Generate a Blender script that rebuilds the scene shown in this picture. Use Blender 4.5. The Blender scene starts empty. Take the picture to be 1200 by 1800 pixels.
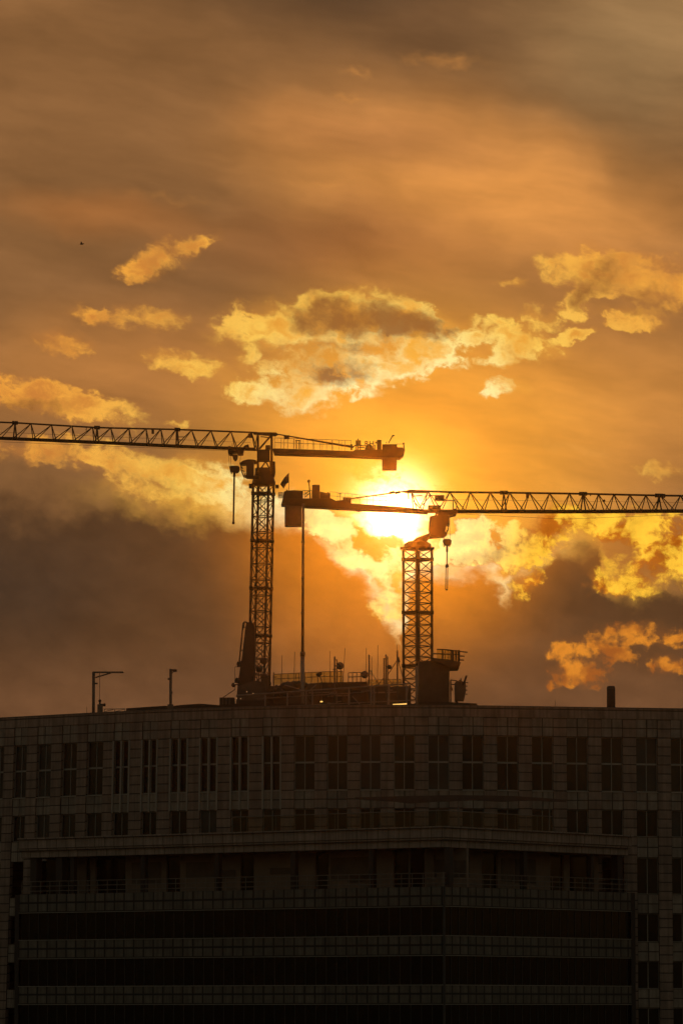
import bpy, bmesh, math, random
from mathutils import Vector, Matrix

C = bpy.context.scene.collection
SC = bpy.context.scene
random.seed(7)

# ------------------------------------------------------------------ camera
F = 8000.0                      # focal length in photo pixels (1200 x 1800)
PITCH = math.atan(873.0 / F)    # the eye line lies near the photo's lower edge
CAM_Z = 26.0
cp, sp = math.cos(PITCH), math.sin(PITCH)

def ray(px, py):
    a = (px - 600.0) / F
    b = (900.0 - py) / F
    return Vector((a, cp - b * sp, sp + b * cp))

def at(px, py, y):
    """point at depth y (metres in front of the camera) seen at photo pixel px, py"""
    d = ray(px, py)
    k = y / d.y
    return Vector((d.x * k, y, CAM_Z + d.z * k))

cam_data = bpy.data.cameras.new('camera')
cam = bpy.data.objects.new('camera', cam_data)
C.objects.link(cam)
cam.location = (0, 0, CAM_Z)
cam.rotation_euler = (math.pi / 2 + PITCH, 0, 0)
cam_data.sensor_fit = 'VERTICAL'
cam_data.sensor_height = 36.0
cam_data.lens = 36.0 * F / 1800.0
cam_data.clip_start = 0.5
cam_data.clip_end = 20000.0
SC.camera = cam

SC.view_settings.view_transform = 'Standard'
SC.view_settings.look = 'None'
SC.view_settings.exposure = 0.0
SC.view_settings.gamma = 1.0
SC.cycles.use_denoising = True
SC.cycles.max_bounces = 4
SC.cycles.volume_bounces = 0
SC.cycles.sample_clamp_indirect = 0.0
SC.cycles.sample_clamp_direct = 0.0

# ------------------------------------------------------------------ sun
SUN_PX = (695.0, 893.0)
sd = ray(*SUN_PX).normalized()
SUN_EL = math.asin(sd.z)
SUN_AZ = math.atan2(sd.x, sd.y)
sun_data = bpy.data.lights.new('sun', 'SUN')
sun_data.energy = 0.033
sun_data.angle = math.radians(0.5)
sun_data.color = (1.0, 0.25, 0.012)
sun = bpy.data.objects.new('sun', sun_data)
C.objects.link(sun)
sun.location = (20, 300, 120)
sun.rotation_euler = (-sd).to_track_quat('-Z', 'Y').to_euler()

# ------------------------------------------------------------------ world: sunset sky with clouds
def lin(r, g, b):
    f = lambda c: (c / 12.92 if c <= 0.04045 else ((c + 0.055) / 1.055) ** 2.4)
    return (f(r / 255.0), f(g / 255.0), f(b / 255.0), 1.0)

world = bpy.data.worlds.new('World')
SC.world = world
world.use_nodes = True
world.cycles.sampling_method = 'MANUAL'
world.cycles.sample_map_resolution = 512
nt = world.node_tree
nt.nodes.clear()

class V:
    """a node socket with arithmetic"""
    def __init__(self, s): self.s = s
    def __add__(a, b): return m('ADD', a, b)
    def __radd__(a, b): return m('ADD', a, b)
    def __sub__(a, b): return m('SUBTRACT', a, b)
    def __rsub__(a, b): return m('SUBTRACT', b, a)
    def __mul__(a, b): return m('MULTIPLY', a, b)
    def __rmul__(a, b): return m('MULTIPLY', a, b)
    def __truediv__(a, b): return m('DIVIDE', a, b)

def setin(sock, v):
    if isinstance(v, V): nt.links.new(v.s, sock)
    else: sock.default_value = v

def m(op, a, b=0.0, c=0.0):
    n = nt.nodes.new('ShaderNodeMath'); n.operation = op
    setin(n.inputs[0], a); setin(n.inputs[1], b); setin(n.inputs[2], c)
    return V(n.outputs[0])

def smooth(x, lo, hi, a=0.0, b=1.0, kind='SMOOTHSTEP'):
    n = nt.nodes.new('ShaderNodeMapRange'); n.interpolation_type = kind
    setin(n.inputs[0], x)
    n.inputs[1].default_value = lo; n.inputs[2].default_value = hi
    n.inputs[3].default_value = a; n.inputs[4].default_value = b
    return V(n.outputs[0])

def comb(x, y, z=0.0):
    n = nt.nodes.new('ShaderNodeCombineXYZ')
    for i, v in enumerate((x, y, z)): setin(n.inputs[i], v)
    return V(n.outputs[0])

def vadd(a, b):
    n = nt.nodes.new('ShaderNodeVectorMath'); n.operation = 'ADD'
    setin(n.inputs[0], a); setin(n.inputs[1], b)
    return V(n.outputs[0])

def vmad(a, b, c):
    n = nt.nodes.new('ShaderNodeVectorMath'); n.operation = 'MULTIPLY_ADD'
    for i, v in enumerate((a, b, c)): setin(n.inputs[i], v)
    return V(n.outputs[0])

def noise(p, scale, detail=6.0, rough=0.55, dist=0.0, color=False, lac=2.0):
    n = nt.nodes.new('ShaderNodeTexNoise'); n.noise_dimensions = '2D'
    nt.links.new(p.s, n.inputs['Vector'])
    n.inputs['Scale'].default_value = scale
    n.inputs['Detail'].default_value = detail
    n.inputs['Roughness'].default_value = rough
    n.inputs['Lacunarity'].default_value = lac
    n.inputs['Distortion'].default_value = dist
    return V(n.outputs['Color'] if color else n.outputs[0])

def mapping(p, loc, rot, sc):
    n = nt.nodes.new('ShaderNodeMapping'); n.vector_type = 'TEXTURE'
    nt.links.new(p.s, n.inputs[0])
    n.inputs[1].default_value = (loc[0], loc[1], 0)
    n.inputs[2].default_value = (0, 0, rot)
    n.inputs[3].default_value = (sc[0], sc[1], 1)
    return V(n.outputs[0])

def mix(f, a, b, mode='MIX'):
    n = nt.nodes.new('ShaderNodeMix'); n.data_type = 'RGBA'; n.blend_type = mode
    n.clamp_factor = True
    setin(n.inputs[0], f)
    for i, v in ((6, a), (7, b)): setin(n.inputs[i], v)
    return V(n.outputs[2])

def uv(px, py):
    d = ray(px, py)
    return (d.x / d.y * F / 100.0, d.z / d.y * F / 100.0)

tc = nt.nodes.new('ShaderNodeTexCoord')
sep = nt.nodes.new('ShaderNodeSeparateXYZ')
nt.links.new(tc.outputs['Generated'], sep.inputs[0])
dx, dy, dz = (V(sep.outputs[i]) for i in range(3))
dys = m('MAXIMUM', dy, 0.02)
U = dx / dys * (F / 100.0)         # degrees-like sky coordinates, 1 unit = 0.72 degrees
W = dz / dys * (F / 100.0)
P0 = comb(U, W)

def blob(p, spec, acc=None):
    """sum of soft elliptical cloud masses"""
    for b in spec:
        cx, cy, rx, ry = b[:4]
        rot = math.radians(-b[4]) if len(b) > 4 else 0.0
        amp = b[5] if len(b) > 5 else 1.0
        q = mapping(p, uv(cx, cy), rot, (rx / 100.0, ry / 100.0))
        g = nt.nodes.new('ShaderNodeTexGradient'); g.gradient_type = 'SPHERICAL'
        nt.links.new(q.s, g.inputs[0])
        acc = V(g.outputs['Fac']) * amp if acc is None else m('MULTIPLY_ADD', V(g.outputs['Fac']), amp, acc)
    return acc

def soft(spec):
    """one smooth mass (0..1) without noise"""
    return smooth(blob(PS, spec), 0.0, 1.0)

# noise fields
NW = noise(P0, 0.55, 3.0, 0.5, color=True)                       # broad warp
NF = noise(mapping(P0, (0, 0), math.radians(-10), (1.25, 0.9)), 2.3, 6.0, 0.60, color=True)                       # fine warp
warp1 = vmad(NW, (1.1, 0.7, 0.0), (-0.55, -0.35, 0.0))
warp2 = vmad(NF, (0.62, 0.46, 0.0), (-0.31, -0.23, 0.0))
PS = vadd(P0, warp1)                                             # smooth shapes
PC = vadd(vmad(warp1, (0.35, 0.35, 0), P0), warp2)               # ragged cloud shapes
streakP = mapping(P0, (0, 0), math.radians(-13), (2.6, 0.75))
ST = noise(vadd(streakP, vmad(NW, (0.5, 0.5, 0), (0, 0, 0))), 0.6, 4.0, 0.5)
FB = noise(vadd(mapping(P0, (0, 0), math.radians(-12), (1.35, 0.85)), vmad(NF, (0.35, 0.35, 0.0), (0, 0, 0))), 1.7, 7.0, 0.58)
toSun = (0.14, -0.14, 0.0)
PR = vadd(vadd(P0, vmad(warp1, (0.35, 0.35, 0), (3.1, 1.7, 0))), vmad(warp2, (0.4, 0.4, 0), (0, 0, 0)))
FB2 = noise(PR, 1.7, 7.0, 0.55)
FB3 = noise(vadd(PR, toSun), 1.7, 7.0, 0.55)
relief = FB2 - FB3

su, sv = uv(*SUN_PX)
sdist = m('SQRT', (U - su) * (U - su) + (W - sv) * (W - sv))     # distance from the sun, 1 = 100 photo pixels
near = m('POWER', 2.718, sdist * -0.42)                          # 1 at the sun, falling off
mid = m('POWER', 2.718, sdist * sdist * -0.10)

# --- high veil
col = mix(soft([(1120, 60, 420, 330, 10)]), lin(137, 95, 56), lin(150, 115, 74))
col = mix(soft([(850, 340, 620, 230, 12)]), col, lin(226, 150, 74))
col = mix(soft([(650, 240, 330, 90, 10)]), col, lin(190, 126, 68))
col = mix(soft([(620, 425, 380, 120, 0)]) * 0.75, col, lin(150, 94, 50))
col = mix(soft([(180, 380, 300, 60, 8)]) * 0.7, col, lin(176, 112, 58))
col = mix(soft([(600, -20, 560, 150, 4), (780, 90, 240, 70, 0, .35)]) * 0.9, col, lin(84, 61, 41))
col = mix(soft([(1180, 260, 260, 130, -18)]) * 0.4, col, lin(122, 88, 52))
col = mix(soft([(1000, 720, 640, 270, 0)]) * 0.85, col, lin(220, 146, 66))
col = mix(soft([(180, 650, 460, 170, 0)]) * 0.8, col, lin(196, 130, 66))
col = mix(smooth(sdist, 0.6, 5.2, 1.0, 0.0) * 0.95, col, lin(255, 170, 52))
col = mix(smooth(sdist, 0.3, 1.9, 0.85, 0.0), col, lin(255, 194, 52))
ST2 = noise(vadd(mapping(P0, (3, 5), math.radians(-9), (1.5, 0.42)), vmad(NW, (0.9, 0.9, 0), (0, 0, 0))), 1.1, 8.0, 0.6)
stf = smooth(ST, 0.25, 0.75, 0.83, 1.17, 'LINEAR') * smooth(ST2, 0.25, 0.75, 0.91, 1.09, 'LINEAR')
col = mix(1.0, col, comb(stf, stf, stf), 'MULTIPLY')

wisp = blob(PC, [(790, 106, 110, 22, 4, .8), (612, 172, 40, 12, 6, 1.0), (630, 132, 50, 12, 4, .7), (560, 322, 90, 12, 2, .5), (1020, 790, 170, 12, 6, .6), (880, 400, 120, 22, -10, .5), (1050, 700, 160, 18, 4, .5), (300, 350, 120, 16, 8, .5)])
col = mix(smooth(wisp * (FB * 2.0 - 0.4), 0.0, 0.9) * 0.55, col, mix(near, lin(222, 146, 72), lin(255, 200, 90)))

# --- sunlit cumulus
bright = [
 (285, 452, 100, 38, -28, .95), (345, 428, 60, 18, -20, .6), (235, 482, 50, 24, -10, .7),
 (280, 560, 72, 30, 8, 1.3), (175, 556, 76, 22, 8, .85), (112, 601, 80, 30, 5, 1.15), (310, 632, 90, 30, 6, 1.3), (365, 650, 60, 24, 12, .9),
 (590, 575, 250, 66, 3, 1.35), (640, 538, 140, 50, 4, 1.2), (450, 585, 110, 34, -6, .95), (750, 580, 66, 58, 0, 1.2),
 (715, 642, 135, 40, -8, 1.4), (570, 664, 150, 54, 6, 1.3), (455, 688, 100, 30, 4, 1.1), (540, 705, 62, 32, 0, 1.0),
 (433, 628, 34, 22, -30, 1.1),
 (822, 585, 26, 42, 0, .9), (870, 585, 42, 42, 0, .9), (925, 606, 88, 32, 6, 1.5), (930, 562, 46, 28, 0, 1.2),
 (870, 630, 44, 20, 0, 1.3), (1005, 587, 50, 16, -8, 1.2), (880, 682, 60, 20, 0, .9),
 (1055, 474, 135, 56, 6, 1.35), (1165, 500, 120, 66, 0, 1.2), (1010, 535, 76, 30, -35, 1.0), (1105, 562, 84, 28, 10, 1.15),
 (902, 497, 30, 14, 0, 1.0),
 (50, 690, 140, 42, 8, 1.1), (165, 722, 140, 42, 16, 1.1), (30, 790, 130, 30, 10, .8), (150, 800, 150, 40, 10, .85),
 (270, 832, 130, 42, 14, 1.15), (350, 838, 110, 46, 8, 1.15), (225, 862, 80, 22, 16, .9), (425, 878, 90, 30, 4, 1.2), (330, 880, 100, 18, 6, 1.0),
 (310, 743, 30, 11, -10, .95), (1160, 824, 70, 20, 0, .75),
]
B = blob(PC, bright)
FH = noise(mapping(PR, (0, 0), math.radians(-20), (1.2, 0.9)), 6.5, 5.0, 0.6)
dens = m('MULTIPLY_ADD', (FB - 0.5 + (FH - 0.5) * 0.5) * smooth(B, 0.0, 0.4), 2.7, B)
SOFT = smooth(noise(PS, 0.8, 2.0, 0.5), 0.35, 0.65, 0.7, 1.9, 'LINEAR')          # crisp in places, feathered in others
alpha = smooth((dens - 0.10) / SOFT, 0.0, 0.85)
veil1 = smooth(B, 0.0, 1.0) * 0.42                                                  # thin veil round every cloud
PCS = vadd(vmad(warp1, (0.3, 0.3, 0), P0), vmad(NF, (0.7, 0.5, 0.0), (-0.35, -0.25, 0.0)))
core = blob(PCS, [(640, 562, 185, 56, 4, 1.5), (740, 570, 66, 36, 0, 1.0), (560, 556, 80, 34, 0, .7), (590, 652, 95, 42, 0, 1.5), (480, 606, 70, 16, 0, .7), (1050, 490, 85, 50, -30, 1.0),
                 (60, 712, 95, 26, 0, 1.1), (590, 613, 150, 15, 3, 1.1), (1085, 545, 120, 16, 6, .9), (1010, 512, 44, 24, 0, .8), (280, 862, 60, 20, 0, .5), (1140, 520, 80, 30, 0, .5)])
cored = smooth(m('MULTIPLY_ADD', (FB2 - 0.5) * smooth(core, 0.0, 0.5), 2.4, core), 0.0, 1.3)
rim = smooth(dens, 0.15, 0.5) * smooth(dens, 1.5, 0.7)
body = smooth(rim * 0.45 + m('MULTIPLY_ADD', FB3 - 0.5, 1.7, 0.36 + relief * 1.8), 0.0, 0.95)
golddim = mix(smooth(sdist, 7.0, 1.6), lin(208, 130, 56), lin(248, 178, 62))
near2 = smooth(sdist, 7.0, 1.6)
goldlit = mix(near2, lin(250, 170, 64), lin(255, 220, 100))
goldlit = mix(smooth(sdist, 4.0, 2.2), goldlit, lin(255, 243, 170))
gold = mix(body, golddim, goldlit)
gold = mix(cored * 0.93, gold, lin(140, 88, 44))
lit = smooth(relief, -0.2, 0.2, 0.8, 1.2, 'LINEAR')
col = mix(veil1, col, golddim)
col = mix(alpha * smooth(near, 0.0, 0.3, 0.85, 1.0), col, gold)

# --- the dark cloud bank low in the sky, its upper edge as a height profile
ramp = nt.nodes.new('ShaderNodeValToRGB')
edge = [(-100, 800), (0, 832), (90, 858), (170, 876), (260, 892), (350, 904), (440, 910), (520, 900), (560, 915), (590, 968), (640, 1010),
        (672, 1060), (700, 1108), (722, 1020), (745, 985), (800, 1000), (845, 975), (880, 1040), (905, 1000), (950, 985), (985, 950), (1055, 945),
        (1075, 1025), (1120, 1040), (1160, 1030), (1200, 1020), (1300, 1000)]
e0, e1 = -100.0, 1300.0
while len(ramp.color_ramp.elements) < len(edge): ramp.color_ramp.elements.new(0.5)
hts = [uv(x, y) for x, y in edge]
x0, x1 = uv(e0, 900)[0], uv(e1, 900)[0]
for el, (x, y), (hx, hy) in zip(ramp.color_ramp.elements, edge, hts):
    el.position = (hx - x0) / (x1 - x0)
    v = hy / 12.0
    el.color = (v, v, v, 1)
sepc = nt.nodes.new('ShaderNodeSeparateXYZ'); nt.links.new(PC.s, sepc.inputs[0])
nt.links.new(((V(sepc.outputs[0]) - x0) * (1.0 / (x1 - x0))).s, ramp.inputs[0])
H = V(ramp.outputs[0]) * 12.0
below = m('MULTIPLY_ADD', FB - 0.5, -0.42, H - V(sepc.outputs[1]))   # >0 inside the bank
softedge = smooth(U, -5.6, -4.0, 0.9, 0.30)
bank = smooth(m('MULTIPLY_ADD', FB2 - 0.5, 1.3, below / softedge), -0.5, 1.3)
bcol = mix(smooth(sdist, 0.6, 4.2, 1.0, 0.0, 'SMOOTHERSTEP'), lin(90, 61, 36), lin(214, 122, 22))
bcol = mix(soft([(-20, 1020, 420, 240, 0)]) * 0.85, bcol, lin(70, 52, 38))
bcol = mix(soft([(1130, 1075, 330, 110, 0)]) * 0.8, bcol, lin(84, 58, 36))
bcol = mix(smooth(W, 7.2, 5.0, 0.0, 0.62), bcol, lin(118, 80, 52))
bcol = mix(soft([(620, 1120, 260, 130, 0)]) * 0.5, bcol, lin(178, 104, 38))
bst = smooth(ST, 0.2, 0.8, 0.86, 1.14, 'LINEAR') * smooth(FB, 0.25, 0.75, 0.86, 1.14, 'LINEAR')
bcol = mix(1.0, bcol, comb(bst, bst, bst), 'MULTIPLY')
fringe = smooth(below, -0.42, 0.0) * smooth(sdist, 6.4, 1.6)
col = mix(fringe * smooth(FB2, 0.35, 0.6, 0.35, 1.0), col, mix(smooth(sdist, 1.2, 3.6), lin(255, 246, 190), lin(255, 190, 70)))
col = mix(bank, col, bcol)

# --- the sun and the glow round it
spos = mapping(P0, uv(694, 908), 0.0, (1.0, 1.12))
sl = nt.nodes.new('ShaderNodeVectorMath'); sl.operation = 'LENGTH'; nt.links.new(spos.s, sl.inputs[0])
r2 = V(sl.outputs['Value'])
glow = m('POWER', 2.718, r2 * r2 * -3.9)
halo = m('POWER', 2.718, r2 * -1.3)
rag = smooth(FB + (FH - 0.5) * 0.5, 0.3, 0.62, 0.25, 1.25) * smooth(r2, 0.25, 0.7) + smooth(r2, 0.7, 0.25)
glow = glow * rag
gcol = mix(1.0, comb(glow, glow, glow), (7.5, 4.8, 2.3, 1.0), 'MULTIPLY')
hcol = mix(1.0, comb(halo, halo, halo), (0.55, 0.24, 0.035, 1.0), 'MULTIPLY')
veil = 1.0 - bank * 0.85
gv = comb(veil, veil, veil)
col = mix(1.0, col, mix(1.0, gcol, gv, 'MULTIPLY'), 'ADD')

# --- amber cloud drifting across the lower edge of the sun
AM = blob(PC, [(646, 964, 80, 34, 34, 1.5), (596, 930, 36, 16, 34, .9), (700, 962, 60, 16, 8, .8), (742, 930, 34, 14, -30, .7)])
am = smooth(m('MULTIPLY_ADD', (FB2 - 0.5 + (FH - 0.5) * 0.6) * smooth(AM, 0.0, 0.4), 2.8, AM), 0.1, 1.0)
col = mix(am * 0.92, col, lin(226, 138, 20))

# --- sunlit breaks in the bank
breaks = [
 (610, 950, 130, 34, 40, 1.7), (572, 918, 64, 28, 20, 1.6), (600, 985, 40, 14, 30, .6), (690, 985, 100, 26, 4, 1.3), (660, 1005, 50, 24, 40, 1.1), (680, 1048, 46, 58, 15, 1.3),
 (826, 945, 66, 56, 0, 1.9), (800, 978, 90, 20, 0, 1.4), (880, 985, 40, 40, 30, 1.1), (910, 970, 50, 60, 0, 1.2), (955, 960, 50, 50, 30, 1.2), (975, 925, 50, 60, 0, 1.1),
 (1080, 925, 170, 45, 0, 1.3), (1130, 985, 130, 75, 0, 1.4), (1190, 960, 80, 70, 0, 1.0), (935, 1025, 44, 20, -15, 1.0), (1047, 1022, 22, 26, 20, .9), (1100, 1030, 60, 26, 10, .9),
 (900, 1035, 30, 22, 0, .5),
]
D2 = blob(PC, breaks)
hole = blob(PC, [(1095, 985, 30, 40, 10, 1.1), (1010, 975, 75, 60, 0, 1.2), (860, 1010, 50, 80, 0, .9), (648, 960, 66, 30, 32, 1.9), (590, 925, 30, 16, 30, .9), (655, 1040, 22, 30, 20, .8), (1170, 935, 60, 20, 0, .8)])
d2 = m('MULTIPLY_ADD', (FB2 - 0.5 + (FH - 0.5) * 0.55) * smooth(D2, 0.0, 0.4), 3.2, D2 - hole)
a2 = smooth((d2 - 0.06) / SOFT, 0.0, 0.8)
col = mix(smooth(D2, 0.0, 1.0) * 0.35, col, lin(206, 120, 34))
c2 = mix(smooth(FB3 + relief + (FH - 0.5) * 0.4, 0.4, 0.62), lin(186, 98, 18), lin(255, 194, 56))
c2 = mix(smooth(sdist, 1.0, 2.7, 1.0, 0.0) * smooth(d2, 0.15, 0.75), c2, lin(255, 240, 150))
c2 = mix(1.0, c2, comb(lit, lit, lit), 'MULTIPLY')
col = mix(a2, col, c2)
low = [(1060, 1128, 110, 34, -14, .9), (1110, 1112, 80, 28, -10, .7), (1072, 1146, 44, 18, 10, 1.1), (990, 1146, 32, 18, 0, 1.2), (993, 1184, 34, 28, -20, 1.2), (1037, 1186, 52, 34, 10, 1.2), (1185, 1122, 52, 24, 0, 1.2),
       (1180, 1180, 60, 24, 14, 1.1), (969, 1208, 18, 11, 0, 1.3), (1150, 1150, 130, 60, 0, .35), (1010, 1165, 120, 70, 0, .3)]
L3 = blob(PC, low)
FL = noise(PR, 3.6, 6.0, 0.55)
a3 = smooth(m('MULTIPLY_ADD', (FL - 0.5) * smooth(L3, 0.0, 0.4), 4.5, L3), 0.3, 1.35)
col = mix(smooth(L3, 0.0, 1.1) * 0.35, col, lin(150, 88, 40))
col = mix(a3 * 0.8, col, mix(smooth(FB3, 0.38, 0.66), lin(170, 92, 32), lin(240, 148, 44)))

col = mix(1.0, col, hcol, 'ADD')

# --- the rest of the dome: physical dusk sky away from the sunset
sky = nt.nodes.new('ShaderNodeTexSky')
sky.sky_type = 'NISHITA'
sky.sun_disc = False
sky.sun_elevation = SUN_EL
sky.sun_rotation = SUN_AZ
sky.dust_density = 3.0
bg1 = nt.nodes.new('ShaderNodeBackground'); nt.links.new(mix(1.0, V(sky.outputs[0]), (1.0, 0.72, 0.47, 1.0), 'MULTIPLY').s, bg1.inputs[0]); bg1.inputs[1].default_value = 0.079
bg2 = nt.nodes.new('ShaderNodeBackground'); nt.links.new(col.s, bg2.inputs[0]); bg2.inputs[1].default_value = 1.0
inview = smooth(dy, 0.90, 0.97) * smooth(dz, -0.03, 0.0) * smooth(dz, 0.42, 0.28)
ms = nt.nodes.new('ShaderNodeMixShader')
nt.links.new(inview.s, ms.inputs[0]); nt.links.new(bg1.outputs[0], ms.inputs[1]); nt.links.new(bg2.outputs[0], ms.inputs[2])
wo = nt.nodes.new('ShaderNodeOutputWorld'); nt.links.new(ms.outputs[0], wo.inputs[0])

# ------------------------------------------------------------------ mesh helpers
class MB:
    """collects shapes and links them as one mesh object"""
    def __init__(self):
        self.bm = bmesh.new()
        self.uvl = self.bm.loops.layers.uv.new('UVMap')
    def face(self, pts, mat=0, uvs=None):
        f = self.bm.faces.new([self.bm.verts.new(p) for p in pts])
        f.material_index = mat
        if uvs:
            for l, u in zip(f.loops, uvs): l[self.uvl].uv = u
        return f
    def hexa(self, p, mat=0):
        """eight points: bottom ring 0-3, top ring 4-7"""
        v = [self.bm.verts.new(q) for q in p]
        for idx in ((3, 2, 1, 0), (4, 5, 6, 7), (0, 1, 5, 4), (1, 2, 6, 5), (2, 3, 7, 6), (3, 0, 4, 7)):
            f = self.bm.faces.new([v[i] for i in idx]); f.material_index = mat
        return self
    def box(self, c, s, rz=0.0, mat=0):
        x, y, z = s[0] / 2, s[1] / 2, s[2] / 2
        R = Matrix.Rotation(rz, 3, 'Z'); c = Vector(c)
        return self.hexa([c + R @ Vector(q) for q in ((-x, -y, -z), (x, -y, -z), (x, y, -z), (-x, y, -z),
                                                     (-x, -y, z), (x, -y, z), (x, y, z), (-x, y, z))], mat)
    def pbox(self, x0, y0, x1, y1, Y, d, mat=0):
        """box whose front face covers photo pixels x0,y0 - x1,y1 at depth Y; d metres deep"""
        a, b = at(x0, y1, Y), at(x1, y0, Y)
        return self.hexa([(a.x, Y, a.z), (b.x, Y, a.z), (b.x, Y + d, a.z), (a.x, Y + d, a.z),
                          (a.x, Y, b.z), (b.x, Y, b.z), (b.x, Y + d, b.z), (a.x, Y + d, b.z)], mat)
    def bar(self, a, b, r, n=6, r2=None, mat=0):
        a, b = Vector(a), Vector(b); d = b - a
        if d.length < 1e-6: return self
        q = d.to_track_quat('Z', 'Y'); r2 = r if r2 is None else r2
        A, B = [], []
        for i in range(n):
            t = 2 * math.pi * (i + .5) / n
            o = Vector((math.cos(t), math.sin(t), 0))
            A.append(self.bm.verts.new(a + q @ (o * r))); B.append(self.bm.verts.new(b + q @ (o * r2)))
        for i in range(n):
            j = (i + 1) % n
            f = self.bm.faces.new((A[i], A[j], B[j], B[i])); f.material_index = mat
            f.smooth = n > 7
        for ring in (A[::-1], B):
            f = self.bm.faces.new(ring); f.material_index = mat
        return self
    def pbar(self, x0, y0, x1, y1, Y, r, n=6, Y2=None, r2=None, mat=0):
        return self.bar(at(x0, y0, Y), at(x1, y1, Y if Y2 is None else Y2), r, n, r2, mat)
    def poly(self, pts, Y, d, mat=0):
        """prism: photo outline (clockwise) at depth Y, d metres thick"""
        P = [at(x, y, Y) for x, y in pts]
        A = [self.bm.verts.new(p) for p in P]
        B = [self.bm.verts.new((p.x, Y + d, p.z)) for p in P]
        n = len(A)
        for ring in (A, B[::-1]):
            f = self.bm.faces.new(ring); f.material_index = mat
        for i in range(n):
            j = (i + 1) % n
            f = self.bm.faces.new((A[j], A[i], B[i], B[j])); f.material_index = mat
        return self
    def lathe(self, c, prof, n=20, axis='Z', mat=0, sc=1.0):
        """prof: (radius, height) list"""
        c = Vector(c); rings = []
        for r, h in prof:
            ring = []
            for i in range(n):
                t = 2 * math.pi * i / n
                x, y = r * sc * math.cos(t), r * sc * math.sin(t)
                o = Vector((x, y, h * sc)) if axis == 'Z' else (Vector((x, h * sc, y)) if axis == 'Y' else Vector((h * sc, x, y)))
                ring.append(self.bm.verts.new(c + o))
            rings.append(ring)
        for a, b in zip(rings, rings[1:]):
            for i in range(n):
                j = (i + 1) % n
                f = self.bm.faces.new((a[i], a[j], b[j], b[i])); f.material_index = mat; f.smooth = True
        for ring in (rings[0][::-1], rings[-1]):
            f = self.bm.faces.new(ring); f.material_index = mat
        return self
    def ball(self, c, r, sx=1, sy=1, sz=1, mat=0):
        M = Matrix.Translation(Vector(c)) @ Matrix.Diagonal((r * sx, r * sy, r * sz, 1))
        res = bmesh.ops.create_icosphere(self.bm, subdivisions=2, radius=1.0, matrix=M)
        for v in res['verts']:
            for f in v.link_faces: f.material_index = mat; f.smooth = True
        return self
    def build(self, name, mats, parent=None, bevel=0.0, loc=None):
        bm = self.bm
        bmesh.ops.recalc_face_normals(bm, faces=bm.faces)
        if loc is None and parent is not None: loc = parent.location
        if loc is None:
            loc = Vector((0, 0, 0))
            if bm.verts:
                xs = [v.co for v in bm.verts]
                loc = Vector(((min(c.x for c in xs) + max(c.x for c in xs)) / 2, (min(c.y for c in xs) + max(c.y for c in xs)) / 2, min(c.z for c in xs)))
        # children get identity local transform relative to their thing's base
        org = Vector(loc)
        for v in bm.verts: v.co -= org
        me = bpy.data.meshes.new(name); bm.to_mesh(me); bm.free()
        for mt in (mats if isinstance(mats, (list, tuple)) else [mats]): me.materials.append(mt)
        o = bpy.data.objects.new(name, me); C.objects.link(o)
        if parent is not None:
            o.parent = parent
        else:
            o.location = org
        if bevel:
            b = o.modifiers.new('bevel', 'BEVEL'); b.width = bevel; b.segments = 2; b.limit_method = 'ANGLE'
        return o

def sub(mb, name, mats, part):
    """a sub-part: meshes share the thing's origin"""
    root = part.parent if part.parent else part
    o = mb.build(name, mats, None, loc=root.location)
    o.location = (0, 0, 0); o.parent = part
    return o

def tag(o, label, cat, group=None):
    o['label'] = label; o['category'] = cat
    if group: o['group'] = group
    return o

def thing(name, label, cat, loc, group=None):
    o = bpy.data.objects.new(name, None); C.objects.link(o)
    o.location = loc; o.empty_display_size = 0.5
    return tag(o, label, cat, group)

# ------------------------------------------------------------------ materials
def mat_base(name):
    mt = bpy.data.materials.new(name); mt.use_nodes = True
    t = mt.node_tree
    return mt, t, t.nodes['Principled BSDF']

def paint(name, c, rough=0.5, metal=0.0, vary=0.25, scale=1.5, bump=0.0, dirt=None):
    mt, t, b = mat_base(name)
    co = t.nodes.new('ShaderNodeTexCoord')
    n = t.nodes.new('ShaderNodeTexNoise'); n.inputs['Scale'].default_value = scale; n.inputs['Detail'].default_value = 6; n.inputs['Roughness'].default_value = .65
    t.links.new(co.outputs['Object'], n.inputs['Vector'])
    r = t.nodes.new('ShaderNodeValToRGB')
    r.color_ramp.elements[0].position = .3; r.color_ramp.elements[1].position = .7
    d = dirt or tuple(x * (1 - vary) for x in c)
    r.color_ramp.elements[0].color = (*d, 1); r.color_ramp.elements[1].color = (*[min(1, x * (1 + vary * .6)) for x in c], 1)
    t.links.new(n.outputs[0], r.inputs[0]); t.links.new(r.outputs[0], b.inputs['Base Color'])
    b.inputs['Roughness'].default_value = rough; b.inputs['Metallic'].default_value = metal
    if bump:
        bp = t.nodes.new('ShaderNodeBump'); bp.inputs['Strength'].default_value = bump
        t.links.new(n.outputs[0], bp.inputs['Height']); t.links.new(bp.outputs[0], b.inputs['Normal'])
    return mt

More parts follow.
